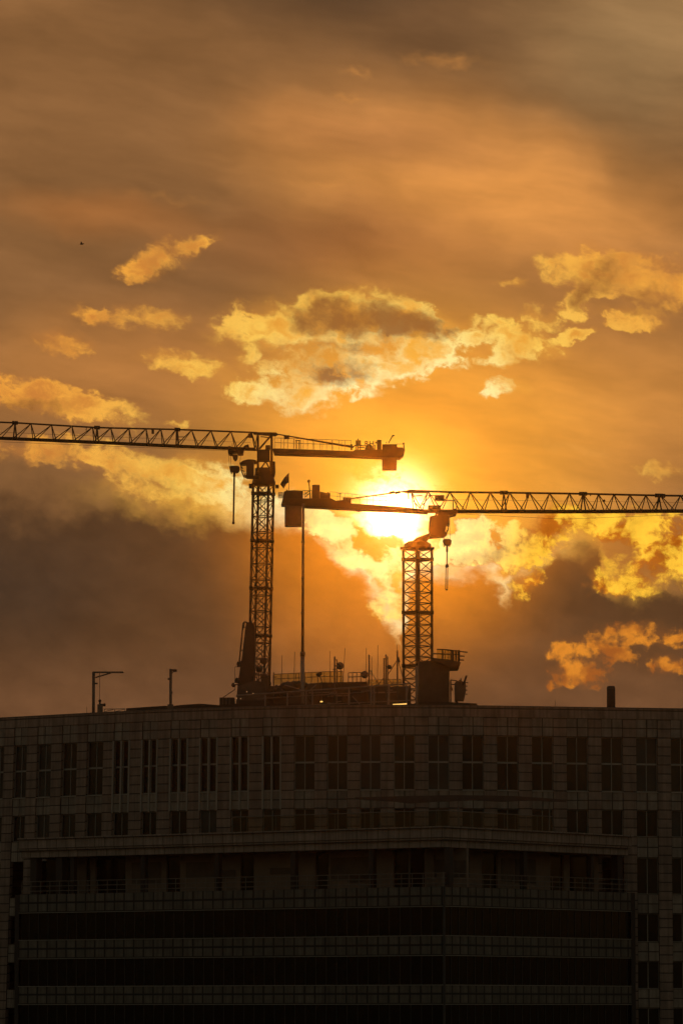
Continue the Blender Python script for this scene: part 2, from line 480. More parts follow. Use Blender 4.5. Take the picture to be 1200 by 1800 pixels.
def tiles(name, c1, c2, joint, bw, bh, mortar, rough=.7, offset=0.0):
    """stone cladding: panels of bw x bh metres with open joints, on metre UVs"""
    mt, t, b = mat_base(name)
    uvn = t.nodes.new('ShaderNodeUVMap'); uvn.uv_map = 'UVMap'
    br = t.nodes.new('ShaderNodeTexBrick')
    br.offset = offset; br.squash = 1.0
    br.inputs['Scale'].default_value = 1.0
    br.inputs['Brick Width'].default_value = bw; br.inputs['Row Height'].default_value = bh
    br.inputs['Mortar Size'].default_value = mortar; br.inputs['Mortar Smooth'].default_value = .2
    br.inputs['Color1'].default_value = (*c1, 1); br.inputs['Color2'].default_value = (*c2, 1); br.inputs['Mortar'].default_value = (*joint, 1)
    t.links.new(uvn.outputs[0], br.inputs['Vector'])
    n = t.nodes.new('ShaderNodeTexNoise'); n.inputs['Scale'].default_value = .6; n.inputs['Detail'].default_value = 9; n.inputs['Roughness'].default_value = .7
    t.links.new(uvn.outputs[0], n.inputs['Vector'])
    mr = t.nodes.new('ShaderNodeMapRange'); mr.inputs[1].default_value = .3; mr.inputs[2].default_value = .7; mr.inputs[3].default_value = .62; mr.inputs[4].default_value = 1.25
    t.links.new(n.outputs[0], mr.inputs[0])
    mx = t.nodes.new('ShaderNodeMix'); mx.data_type = 'RGBA'; mx.blend_type = 'MULTIPLY'; mx.inputs[0].default_value = 1
    # rain streaks running down the stone
    mp = t.nodes.new('ShaderNodeMapping'); mp.inputs['Scale'].default_value = (2.2, .12, 1); t.links.new(uvn.outputs[0], mp.inputs[0])
    n2 = t.nodes.new('ShaderNodeTexNoise'); n2.inputs['Scale'].default_value = 1.4; n2.inputs['Detail'].default_value = 6; t.links.new(mp.outputs[0], n2.inputs['Vector'])
    mr2 = t.nodes.new('ShaderNodeMapRange'); mr2.inputs[1].default_value = .35; mr2.inputs[2].default_value = .62; mr2.inputs[3].default_value = .66; mr2.inputs[4].default_value = 1.05
    t.links.new(n2.outputs[0], mr2.inputs[0])
    mm = t.nodes.new('ShaderNodeMath'); mm.operation = 'MULTIPLY'; t.links.new(mr.outputs[0], mm.inputs[0]); t.links.new(mr2.outputs[0], mm.inputs[1])
    t.links.new(br.outputs['Color'], mx.inputs[6]); t.links.new(mm.outputs[0], mx.inputs[7])
    t.links.new(mx.outputs[2], b.inputs['Base Color'])
    b.inputs['Roughness'].default_value = rough
    bp = t.nodes.new('ShaderNodeBump'); bp.inputs['Strength'].default_value = .6; bp.inputs['Distance'].default_value = .03; bp.invert = True
    t.links.new(br.outputs['Fac'], bp.inputs['Height']); t.links.new(bp.outputs[0], b.inputs['Normal'])
    return mt

def emit(name, c, s):
    mt, t, b = mat_base(name)
    b.inputs['Base Color'].default_value = (.6, .5, .3, 1)
    b.inputs['Emission Color'].default_value = (*c, 1); b.inputs['Emission Strength'].default_value = s
    return mt

M = {
    'stone': tiles('pink_stone_cladding', (.36, .25, .19), (.30, .205, .155), (.05, .036, .027), 3.4, .762, .05),
    'pale': tiles('pale_stone_panels', (.375, .30, .235), (.325, .255, .2), (.055, .042, .033), .88, .80, .05),
    'band': tiles('square_stone_panels', (.185, .155, .122), (.155, .13, .10), (.016, .015, .012), 1.05, .80, .085),
    'cornice': tiles('cornice_stone', (.42, .305, .24), (.37, .27, .215), (.10, .075, .06), 1.05, 1.9, .035),
    'alu': paint('window_aluminium', (.30, .28, .25), .45, .3, .15, 3),
    'fin': paint('pale_metal_fin', (.36, .31, .26), .5, .1, .12, 3),
    'rail': paint('railing_steel', (.22, .19, .165), .5, .4, .2, 3),
    'mullion': paint('dark_window_mullion', (.06, .055, .045), .5, .3, .2, 3),
    'plaster': paint('loggia_plaster', (.25, .18, .135), .85, 0, .25, .8),
    'dark': paint('dark_opening', (.02, .017, .014), .6, 0, .3, 1),
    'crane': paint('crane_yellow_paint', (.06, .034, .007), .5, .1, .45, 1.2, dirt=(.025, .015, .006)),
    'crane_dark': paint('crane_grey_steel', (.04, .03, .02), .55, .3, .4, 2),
    'concrete': paint('counterweight_concrete', (.11, .09, .07), .9, 0, .3, 1.3, .3),
    'roofsteel': paint('weathered_roof_steel', (.15, .115, .085), .6, .3, .45, 1.1),
    'roofdark': paint('dark_roof_cladding', (.055, .045, .036), .7, .1, .4, .7),
    'roofmid': paint('roof_plant_cladding', (.13, .095, .07), .75, .1, .35, .9),
    'pipe': paint('galvanised_pipe', (.34, .26, .20), .5, .4, .25, 1.5),
    'mesh': paint('yellow_safety_screen', (.42, .34, .10), .7, 0, .2, 2),
    'dish': paint('grey_dish_paint', (.085, .075, .066), .6, .1, .25, 2),
    'fabric': paint('dark_cloth', (.13, .082, .065), .9, 0, .3, 2),
    'rope': paint('steel_rope', (.05, .045, .04), .6, .4, .2, 5),
    'roof': paint('roof_gravel', (.2, .18, .16), .9, 0, .3, 1),
    'bird': paint('dark_feathers', (.03, .025, .02), .8, 0, .2, 10),
    'sun_glint': emit('warm_glint_glow', (1.0, .55, .12), 1.3),  # glow standing in for sun glinting on roof metal
    'glint': emit('dim_glint_glow', (1.0, .5, .2), .35),  # weaker glow standing in for small glints
}
def glass(name, c, rough=.12):
    mt, t, b = mat_base(name)
    co = t.nodes.new('ShaderNodeTexCoord'); n = t.nodes.new('ShaderNodeTexNoise'); n.inputs['Scale'].default_value = .35; n.inputs['Detail'].default_value = 3
    t.links.new(co.outputs['Object'], n.inputs['Vector'])
    r = t.nodes.new('ShaderNodeValToRGB'); r.color_ramp.elements[0].position = .35; r.color_ramp.elements[1].position = .65
    r.color_ramp.elements[0].color = (*[x * .6 for x in c], 1); r.color_ramp.elements[1].color = (*[x * 1.3 for x in c], 1)
    t.links.new(n.outputs[0], r.inputs[0]); t.links.new(r.outputs[0], b.inputs['Base Color'])
    b.inputs['Roughness'].default_value = rough; b.inputs['Specular IOR Level'].default_value = .25
    return mt
M['glass'] = glass('dark_window_glass', (.018, .017, .015))
M['glass_b'] = glass('grey_window_glass', (.034, .031, .026))
M['glass_c'] = glass('blinded_window_glass', (.05, .048, .042), .25)
M['glass_dark'] = glass('black_ribbon_glass', (.008, .0085, .007))

# a clear pane one can look through (crane cab, terrace balustrade)
mt, t, b = mat_base('clear_pane')
tr = t.nodes.new('ShaderNodeBsdfTransparent'); gl = t.nodes.new('ShaderNodeBsdfGlossy'); gl.inputs['Roughness'].default_value = .08
tr.inputs[0].default_value = (.86, .84, .8, 1)
mxs = t.nodes.new('ShaderNodeMixShader'); mxs.inputs[0].default_value = .02
t.links.new(tr.outputs[0], mxs.inputs[1]); t.links.new(gl.outputs[0], mxs.inputs[2]); t.links.new(mxs.outputs[0], t.nodes['Material Output'].inputs[0])
M['clear'] = mt
mt, t, b = mat_base('screen_mesh')
tr = t.nodes.new('ShaderNodeBsdfTransparent'); tr.inputs[0].default_value = (.95, .85, .45, 1); df = t.nodes.new('ShaderNodeBsdfDiffuse'); df.inputs[0].default_value = (.4, .33, .1, 1)
mxs = t.nodes.new('ShaderNodeMixShader'); mxs.inputs[0].default_value = .30
t.links.new(tr.outputs[0], mxs.inputs[1]); t.links.new(df.outputs[0], mxs.inputs[2]); t.links.new(mxs.outputs[0], t.nodes['Material Output'].inputs[0])
M['net'] = mt

# ------------------------------------------------------------------ ground
g = MB(); g.face([(-6000, -2000, 0), (6000, -2000, 0), (6000, 9000, 0), (-6000, 9000, 0)])
gr = g.build('ground', paint('asphalt', (.05, .048, .046), .9, 0, .3, .05), loc=Vector((0, 0, 0))); gr['kind'] = 'structure'

# ------------------------------------------------------------------ office building: curved main front
def interp(tab, x):
    if x <= tab[0][0]: return tab[0][1] + (tab[1][1] - tab[0][1]) / (tab[1][0] - tab[0][0]) * (x - tab[0][0])
    for (a, u), (b, v) in zip(tab, tab[1:]):
        if x <= b: return u + (v - u) * (x - a) / (b - a)
    return v + (v - u) / (b - a) * (x - b)

TOP = [(-80, 1267), (0, 1262), (80, 1257.8), (150, 1254), (230, 1250), (300, 1247), (380, 1244.4), (450, 1242.3), (520, 1241), (600, 1240), (700, 1239.6), (800, 1240), (1000, 1243), (1200, 1246), (1280, 1247.2)]
def slope(px, py): d = ray(px, py); return d.z / d.y
ZT = slope(700, 1239.6) * 381.0                      # parapet height above the eye
def front_depth(px): return ZT / slope(px, interp(TOP, px))
LEAN = [(-80, .028), (0, .025), (100, .02), (200, .016), (350, .008), (480, 0.0), (700, 0.0), (1200, -.002)]
ZREF = slope(700, 1300) * 381.0

def zof(py, px=700, Y=None):
    return slope(px, py) * (front_depth(px) if Y is None else Y)

def SF(px, zr, back=0.0):
    """point of the curved front at pixel column px, height zr above the eye, back metres behind the face"""
    Y = front_depth(px)
    p = at(px, 1300, Y)
    a, b2 = at(px - 3, 1300, front_depth(px - 3)), at(px + 3, 1300, front_depth(px + 3))
    tx = Vector((b2.x - a.x, b2.y - a.y, 0)).normalized(); nb = Vector((-tx.y, tx.x, 0))
    if nb.y < 0: nb = -nb
    return Vector((p.x + interp(LEAN, px) * (zr - ZREF), p.y, CAM_Z + zr)) + nb * back

ARC = {}
def arc(px):
    """metres along the front"""
    k = round(px, 2)
    if k not in ARC:
        s, x = 0.0, -80.0; q = SF(x, 0)
        while x < px:
            x2 = min(px, x + 10.0); q2 = SF(x2, 0); s += (q2 - q).length; x, q = x2, q2
        ARC[k] = s
    return ARC[k]

bays = [(-12, 8), (25, 48), (66, 91), (109, 136), (153, 182), (200, 228), (250, 277), (300, 330), (352, 382), (406, 437), (462, 493),
        (516.7, 552.7), (574.7, 610.7), (632.5, 669), (692, 729), (752, 789), (812, 850), (873, 911), (934, 972), (995, 1033), (1056, 1094), (1117, 1155), (1178, 1215)]
rowz = {'top': ZT, 'par': zof(1273), 'w1t': zof(1292), 'w1b': zof(1388), 's1m': zof(1404), 'w2t': zof(1421), 'w2b': zof(1471, 1150)}
R2 = lambda py: zof(py, 1150)
lev = [ZT, rowz['w1t'], rowz['w1b'], rowz['w2t'], rowz['w2b'], R2(1508), R2(1572), R2(1606), R2(1656), R2(1690), R2(1738), R2(1772), R2(1822), R2(1856), -CAM_Z]
winrows = [(1, 2), (3, 4), (5, 6), (7, 8), (9, 10), (11, 12)]

bld = thing('office_building', 'wide stone clad office block with curved front, window rows and a projecting balconied wing', 'building', (at(700, 1300, 381).x, 381, 0))
ROOT = bld.location.copy()

cols = [-80.0]
for a, b in bays: cols += [a, b]
cols.append(1285.0)
NL = len(lev)
w = MB()
REV, SPD = .38, .07
def quad(p, mat, u0, u1, z0, z1): w.face(p, mat, [(u0, z0), (u1, z0), (u1, z1), (u0, z1)])
for ci, (a, b) in enumerate(zip(cols, cols[1:])):
    isbay = ci % 2 == 1
    n = max(1, int(abs(b - a) / 30)); ua, ub = arc(a), arc(b)
    if not isbay:
        for r in range(NL - 1):
            quad([SF(a, lev[r + 1]), SF(b, lev[r + 1]), SF(b, lev[r]), SF(a, lev[r])], 0, 0.2 + 3.4 * ci, 0.2 + 3.4 * ci + ub - ua, lev[r + 1] - lev[1] + 7.62, lev[r] - lev[1] + 7.62)
        continue
    for r in range(NL - 1):
        z1, z0 = lev[r], lev[r + 1]
        if (r, r + 1) in winrows:
            # four reveals round the opening
            quad([SF(a, z0), SF(a, z0, REV), SF(a, z1, REV), SF(a, z1)], 0, 0, REV, z0, z1)
            quad([SF(b, z0, REV), SF(b, z0), SF(b, z1), SF(b, z1, REV)], 0, 0, REV, z0, z1)
            quad([SF(a, z0), SF(b, z0), SF(b, z0, REV), SF(a, z0, REV)], 1, 0, 1, 0, 1)
            quad([SF(a, z1, REV), SF(b, z1, REV), SF(b, z1, SPD), SF(a, z1, SPD)], 1, 0, 1, 0, 1)
        else:
            # spandrel: two panels wide, set a little behind the piers
            k = 2 * .88 / (ub - ua)
            h = .80 * 2
            if r == 0:
                zs = zof(1259)
                quad([SF(a, zs), SF(b, zs), SF(b, z1), SF(a, z1)], 0, .2, .2 + ub - ua, zs - lev[1] + 7.62, z1 - lev[1] + 7.62)
                quad([SF(a, zs, SPD), SF(b, zs, SPD), SF(b, zs), SF(a, zs)], 0, 0, 1, .1, .15)
                z1 = zs
            quad([SF(a, z0, SPD), SF(b, z0, SPD), SF(b, z1, SPD), SF(a, z1, SPD)], 1, 1.76 * ci, 1.76 * ci + 1.76, 1.6 * r, 1.6 * r + h)
            quad([SF(a, z0), SF(a, z0, SPD), SF(a, z1, SPD), SF(a, z1)], 0, 0, .05, .1, .5)
            quad([SF(b, z0, SPD), SF(b, z0), SF(b, z1), SF(b, z1, SPD)], 0, 0, .05, .1, .5)
# coping, side and back walls
for a, b in zip(cols, cols[1:]):
    w.face([SF(a, ZT, 0), SF(b, ZT, 0), SF(b, ZT, .5), SF(a, ZT, .5)], 0)
    w.face([SF(a, ZT, .5), SF(b, ZT, .5), SF(b, ZT - 1.2, .5), SF(a, ZT - 1.2, .5)], 0)
L0, R0 = SF(-80, ZT), SF(1285, ZT)
BACK = 420.0
for p, q in ((L0, (L0.x, BACK)), ((R0.x, R0.y), (R0.x, BACK)), ((L0.x, BACK), (R0.x, BACK))):
    w.face([(p[0], p[1], 0), (q[0], q[1], 0), (q[0], q[1], CAM_Z + ZT - .6), (p[0], p[1], CAM_Z + ZT - .6)], 0, [(0, 0), (30, 0), (30, 50), (0, 50)])
bmesh.ops.remove_doubles(w.bm, verts=w.bm.verts, dist=.002)
w.build('wall', [M['stone'], M['pale']], bld)

ROOFZ = CAM_Z + ZT - 1.0
rf = MB()
fr = [SF(c, ZT - 1.0, .5) for c in range(-80, 1290, 40)] + [Vector((R0.x, 383, ROOFZ))]
rf.face([(p.x, p.y, ROOFZ) for p in fr] + [(R0.x, BACK, ROOFZ), (L0.x, BACK, ROOFZ)])
rf.build('roof', M['roof'], bld)
cpn = MB()
for px in range(-80, 1280, 40):
    a, b = px, px + 40
    cpn.hexa([SF(a, ZT + .003, -.06), SF(b, ZT + .003, -.06), SF(b, ZT + .003, .55), SF(a, ZT + .003, .55), SF(a, ZT + .04, -.06), SF(b, ZT + .04, -.06), SF(b, ZT + .04, .55), SF(a, ZT + .04, .55)])
bmesh.ops.remove_doubles(cpn.bm, verts=cpn.bm.verts, dist=.002)
cpn.build('coping', M['rail'], bld)

def window(a, b, z0, z1, transom, gm, mull=1):
    p = MB(); d = REV - .06
    p.hexa([SF(a, z0, d), SF(b, z0, d), SF(b, z0, d + .03), SF(a, z0, d + .03), SF(a, z1, d), SF(b, z1, d), SF(b, z1, d + .03), SF(a, z1, d + .03)])
    o = p.build('window', gm, bld)
    f = MB(); t_ = .055
    px1 = (b - a) / max(.5, (arc(b) - arc(a)))           # pixels per metre here
    def member(x0, x1, y0, y1, out=.05):
        f.hexa([SF(x0, y0, d - out), SF(x1, y0, d - out), SF(x1, y0, d - .002), SF(x0, y0, d - .002), SF(x0, y1, d - out), SF(x1, y1, d - out), SF(x1, y1, d - .002), SF(x0, y1, d - .002)])
    e = t_ * px1
    member(a, a + e, z0, z1); member(b - e, b, z0, z1); member(a + e, b - e, z0, z0 + t_); member(a + e, b - e, z1 - t_, z1)
    for k in range(mull):
        c = a + (b - a) * (k + 1) / (mull + 1); member(c - e * .6, c + e * .6, z0 + t_, z1 - t_, .045)
    if transom is not None: member(a + e, b - e, transom - .075, transom + .075, .06)
    sub(f, 'frame', M['alu'], o)
    return o

rng = random.Random(5)
for bi, (a, b) in enumerate(bays):
    for wi, (r, r1) in enumerate(winrows):
        if wi >= 2 and not (bi >= 21 or bi <= 0): continue          # the wing stands in front of the others
        gm = M['glass'] if (bi in (4, 5, 6, 7, 8, 9, 10) and wi == 0) or wi > 1 or rng.random() < .35 else (M['glass_b'] if rng.random() < .6 else M['glass_c'])
        tr_ = zof(1339) if wi == 0 else None
        window(a, b, lev[r1], lev[r], tr_, gm)
    if 5 <= bi <= 10:                                               # the bays with three pale fins
        for c in (a, (a + b) / 2, b):
            f = MB(); e = (b - a) * .045
            f.hexa([SF(c - e, rowz['w2t'], -.06), SF(c + e, rowz['w2t'], -.06), SF(c + e, rowz['w2t'], .065), SF(c - e, rowz['w2t'], .065),
                    SF(c - e, rowz['w1t'], -.06), SF(c + e, rowz['w1t'], -.06), SF(c + e, rowz['w1t'], .065), SF(c - e, rowz['w1t'], .065)])
            f.build('fin', M['fin'], bld)
    # thin metal drip line over and under each tall window
    for zz in (rowz['w1b'] - .04, ):
        f = MB(); f.hexa([SF(a, zz - .035, -.03), SF(b, zz - .035, -.03), SF(b, zz - .035, .06), SF(a, zz - .035, .06), SF(a, zz + .035, -.03), SF(b, zz + .035, -.03), SF(b, zz + .035, .06), SF(a, zz + .035, .06)])
        f.build('sill', M['fin'], bld)

# ------------------------------------------------------------------ projecting wing with its V-shaped front
AP, LE, RE = (780.0, 362.0), (34.0, 388.5), (1108.0, 382.0)
def plan(px, Y): p = at(px, 1600, Y); return Vector((p.x, p.y, 0))
pA, pL, pR = plan(*AP), plan(*LE), plan(*RE)
wz = lambda py: slope(780, py) * AP[1] + CAM_Z
dL, dR = (pA - pL), (pR - pA)
lenL, lenR = dL.length, dR.length
tL, tR = dL.normalized(), dR.normalized()
nL = Vector((tL.y, -tL.x, 0)); nR = Vector((tR.y, -tR.x, 0))        # outward
if nL.y > 0: nL = -nL
if nR.y > 0: nR = -nR
def WL(s, z, out=0.0): q = pL + tL * s + nL * out; return Vector((q.x, q.y, z))
def WR(s, z, out=0.0): q = pA + tR * s + nR * out; return Vector((q.x, q.y, z))
bis = (nL + nR).normalized(); kb = 1.0 / bis.dot(nL)
def strip(mb, z0, z1, out, back, mat=0):
    """a band running round both faces of the wing, mitred at the corner"""
    def ring(z):
        a = pL + nL * out; c = pA + bis * kb * out; e = pR + nR * out
        a2 = pL + nL * (-back); c2 = pA - bis * kb * back; e2 = pR + nR * (-back)
        return [Vector((q.x, q.y, z)) for q in (a, c, e, e2, c2, a2)]
    lo, hi = ring(z0), ring(z1)
    mb.face([lo[0], lo[1], hi[1], hi[0]], mat, [(0, 0), (lenL, 0), (lenL, z1 - z0), (0, z1 - z0)])
    mb.face([lo[1], lo[2], hi[2], hi[1]], mat, [(0, 0), (lenR, 0), (lenR, z1 - z0), (0, z1 - z0)])
    mb.face([hi[0], hi[1], hi[4], hi[5]], mat); mb.face([hi[1], hi[2], hi[3], hi[4]], mat)
    mb.face([lo[1], lo[0], lo[5], lo[4]], mat); mb.face([lo[2], lo[1], lo[4], lo[3]], mat)
    mb.face([lo[0], hi[0], hi[5], lo[5]], mat); mb.face([lo[2], hi[2], hi[3], lo[3]], mat)
    mb.face([lo[5], hi[5], hi[4], lo[4]], mat); mb.face([lo[4], hi[4], hi[3], lo[3]], mat)

cr = MB()
strip(cr, wz(1489), wz(1476.5), -.25, 4.0)
strip(cr, wz(1476), wz(1472.5), .02, 4.0)
strip(cr, wz(1472), wz(1455.5), .12, 4.0)
strip(cr, wz(1455), wz(1452), .32, 4.0)
cr.build('cornice', M['cornice'], bld)

spans = [(1593.5, 1558), (1680, 1645), (1766, 1732), (1852, 1818)]
for lo, hi in spans:
    s = MB(); strip(s, wz(lo) + .06, wz(hi), 0, .7); s.build('spandrel', M['band'], bld)
    s = MB(); strip(s, wz(lo), wz(lo) + .056, .05, .7); s.build('drip_ledge', M['alu'], bld)
    if hi != 1558:
        s = MB(); strip(s, wz(hi) + .004, wz(hi) + .06, .05, .7); s.build('sill', M['alu'], bld)
base = MB(); strip(base, 0, wz(1852) - .004, -.02, .6); base.build('wall', M['stone'], bld)
# wing floor slabs and side returns
for zz in (1557, 1651, 1738):
    s = MB()
    q = [pL - nL * .8, pA - bis * kb * .8, pR - nR * .8, Vector((pR.x - .3, 392, 0)), Vector((pL.x + .3, 396, 0))]
    z1 = wz(zz) - .05; z0 = z1 - .3
    A = [s.bm.verts.new((v.x, v.y, z0)) for v in q]; B = [s.bm.verts.new((v.x, v.y, z1)) for v in q]
    s.bm.faces.new(A[::-1]); s.bm.faces.new(B)
    for i in range(5): s.bm.faces.new((A[i], A[(i + 1) % 5], B[(i + 1) % 5], B[i]))
    s.build('floor_slab', M['plaster'], bld)
for p, nx in ((pR, .35), (pL, -.35)):
    s = MB(); z1 = wz(1558) - .01
    s.hexa([(p.x, p.y + .02, 0), (p.x + nx, p.y + .02, 0), (p.x + nx, p.y + 9, 0), (p.x, p.y + 9, 0), (p.x, p.y + .02, z1), (p.x + nx, p.y + .02, z1), (p.x + nx, p.y + 9, z1), (p.x, p.y + 9, z1)])
    s.build('side_wall', M['stone'], bld)

def pane_row(fn, L, z0, z1, pitch, back):
    p = MB(); p.hexa([fn(0.1, z0, -back), fn(L - .02, z0, -back), fn(L - .02, z0, -back - .03), fn(.1, z0, -back - .03), fn(.1, z1, -back), fn(L - .02, z1, -back), fn(L - .02, z1, -back - .03), fn(.1, z1, -back - .03)])
    o = p.build('ribbon_window', M['glass_dark'], bld)
    f = MB(); s = pitch
    while s < L - .2:
        f.hexa([fn(s - .025, z0, -back + .05), fn(s + .025, z0, -back + .05), fn(s + .025, z0, -back + .002), fn(s - .025, z0, -back + .002),
                fn(s - .025, z1, -back + .05), fn(s + .025, z1, -back + .05), fn(s + .025, z1, -back + .002), fn(s - .025, z1, -back + .002)])
        s += pitch
    sub(f, 'frame', M['mullion'], o)
for (a, _), (_, b) in zip(spans, spans[1:]):
    z1, z0 = wz(a) - .003, wz(b) + .062
    pane_row(WL, lenL, z0, z1, 1.05, .16); pane_row(WR, lenR, z0, z1, 1.05, .16)
# corner trim where the two faces of the wing meet
ct = MB(); c = pA + bis * kb * .03
ct.bar((c.x, c.y, 0), (c.x, c.y, wz(1558)), .09, 8); ct.build('corner_trim', M['roofdark'], bld)

# --- loggia: back wall with openings, columns, railing
DB = 3.2
zf, zc = wz(1558), wz(1489)
def px_s(px):
    """pixel column -> face function and metres along it"""
    if px <= AP[0]:
        t_ = (px - LE[0]) / (AP[0] - LE[0]); k = LE[1] * t_ / (AP[1] + t_ * (LE[1] - AP[1])); return WL, lenL * k
    t_ = (px - AP[0]) / (RE[0] - AP[0]); k = AP[1] * t_ / (RE[1] + t_ * (AP[1] - RE[1])); return WR, lenR * k
openings = [(36, 58), (60, 88), (108, 116), (125, 178), (250, 274), (380, 404), (512, 536), (650, 676), (779, 805), (902, 930), (1022, 1046), (1056, 1092)]
segs = []; x = 36.0
def bwall(a, b, z0, z1):
    f1, s1 = px_s(a); f2, s2 = px_s(b)
    if f1 is not f2: return
    bw_ = MB(); bw_.hexa([f1(s1, z0, -DB), f2(s2, z0, -DB), f2(s2, z0, -DB - .3), f1(s1, z0, -DB - .3), f1(s1, z1, -DB), f2(s2, z1, -DB), f2(s2, z1, -DB - .3), f1(s1, z1, -DB - .3)])
    bw_.build('loggia_wall', M['plaster'], bld)
for a, b in openings:
    if a > x:
        if x < 780 < a: bwall(x, 779.9, zf, zc); bwall(780.1, a, zf, zc)
        else: bwall(x, a, zf, zc)
    x = b
bwall(x, 1106, zf, zc)
for a, b in openings:
    if a < 780 < b: a = 781
    f1, s1 = px_s(a); f2, s2 = px_s(b)
    p = MB(); p.hexa([f1(s1, zf, -DB - .2), f2(s2, zf, -DB - .2), f2(s2, zf, -DB - .25), f1(s1, zf, -DB - .25), f1(s1, zc, -DB - .2), f2(s2, zc, -DB - .2), f2(s2, zc, -DB - .25), f1(s1, zc, -DB - .25)])
    p.build('glass_door', M['glass_dark'], bld)
# lighter panels hung on the loggia's back wall
for a, b, y0, y1 in ((190, 240, 1500, 1540), (285, 345, 1502, 1530), (345, 372, 1518, 1534), (433, 474, 1516, 1528), (540, 610, 1500, 1542), (570, 610, 1532, 1546), (712, 745, 1508, 1532), (757, 777, 1510, 1540), (818, 838, 1499, 1540), (840, 880, 1499, 1538), (936, 958, 1500, 1542), (960, 996, 1500, 1544)):
    f1, s1 = px_s(a); f2, s2 = px_s(b); z0, z1 = wz(y1), wz(y0)
    p = MB(); p.hexa([f1(s1, z0, -DB + .06), f2(s2, z0, -DB + .06), f2(s2, z0, -DB + .003), f1(s1, z0, -DB + .003), f1(s1, z1, -DB + .06), f2(s2, z1, -DB + .06), f2(s2, z1, -DB + .003), f1(s1, z1, -DB + .003)])
    p.build('wall_panel', M['roofmid'], bld)
for px, wd in ((120, .42), (244, .44), (374, .44), (508, .46), (645, .46), (779, .5), (932, .44), (1050, .4), (52, .7), (97, .7), (1098, .7)):
    f1, s1 = px_s(px); p = MB()
    p.hexa([f1(s1 - wd / 2, zf + .003, -.5), f1(s1 + wd / 2, zf + .003, -.5), f1(s1 + wd / 2, zf + .003, -.5 - wd), f1(s1 - wd / 2, zf + .003, -.5 - wd),
            f1(s1 - wd / 2, zc - .003, -.5), f1(s1 + wd / 2, zc - .003, -.5), f1(s1 + wd / 2, zc - .003, -.5 - wd), f1(s1 - wd / 2, zc - .003, -.5 - wd)])
    p.build('column', M['stone'], bld)
for fn, L in ((WL, lenL), (WR, lenR)):
    r_ = MB()
    for py in (1534, 1543, 1552): r_.bar(fn(.1, wz(py), -.2), fn(L - .1, wz(py), -.2), .035)
    s = .1
    while s < L: r_.bar(fn(s, wz(1558) + .003, -.2), fn(s, wz(1534) + .004, -.2), .03); s += 1.05
    r_.build('railing', M['rail'], bld)
# terrace on top of the wing: glass balustrade with a thin handrail
tb = MB(); zt0, zt1 = wz(1452), wz(1452) + 1.25
for a, b in ((398, 560), (560, 779), (781, 985)):
    f1, s1 = px_s(a); f2, s2 = px_s(b)
    tb.hexa([f1(s1, zt0 + .05, -.8), f2(s2, zt0 + .05, -.8), f2(s2, zt0 + .05, -.82), f1(s1, zt0 + .05, -.82), f1(s1, zt1, -.8), f2(s2, zt1, -.8), f2(s2, zt1, -.82), f1(s1, zt1, -.82)])
o = tb.build('glass_balustrade', M['clear'], bld)
hb = MB()
for a, b in ((398, 779), (781, 985)):
    f1, s1 = px_s(a); f2, s2 = px_s(b); hb.bar(f1(s1, zt1 + .03, -.81), f2(s2, zt1 + .03, -.81), .035)
    s = s1
    while s <= s2: hb.bar(f1(s, zt0, -.81), f1(s, zt1 + .03, -.81), .02); s += 1.5
sub(hb, 'handrail', M['rail'], o)
# dark folded awning along the terrace
aw = MB(); YA = 374.0
pts = [(622, 1401.5), (700, 1399.5), (800, 1397.5), (900, 1399), (960, 1403), (996, 1406), (994, 1409.5), (930, 1407), (880, 1409), (830, 1406.5), (760, 1409.5), (720, 1412), (690, 1408.5), (640, 1406)]
aw.poly(pts, YA, .5)
awn = aw.build('awning', M['fabric'], loc=at(800, 1452, YA))
tag(awn, 'long dark folded awning sagging above the terrace in the middle of the facade', 'awning')
for px in (655, 805, 965):
    po = MB(); po.bar(at(px, 1406, YA + .25), Vector((at(px, 1406, YA).x, YA + .25, wz(1452))), .05)
    po.build('post', M['rail'], awn)
# small planter and equipment on the terrace in front of the lower windows

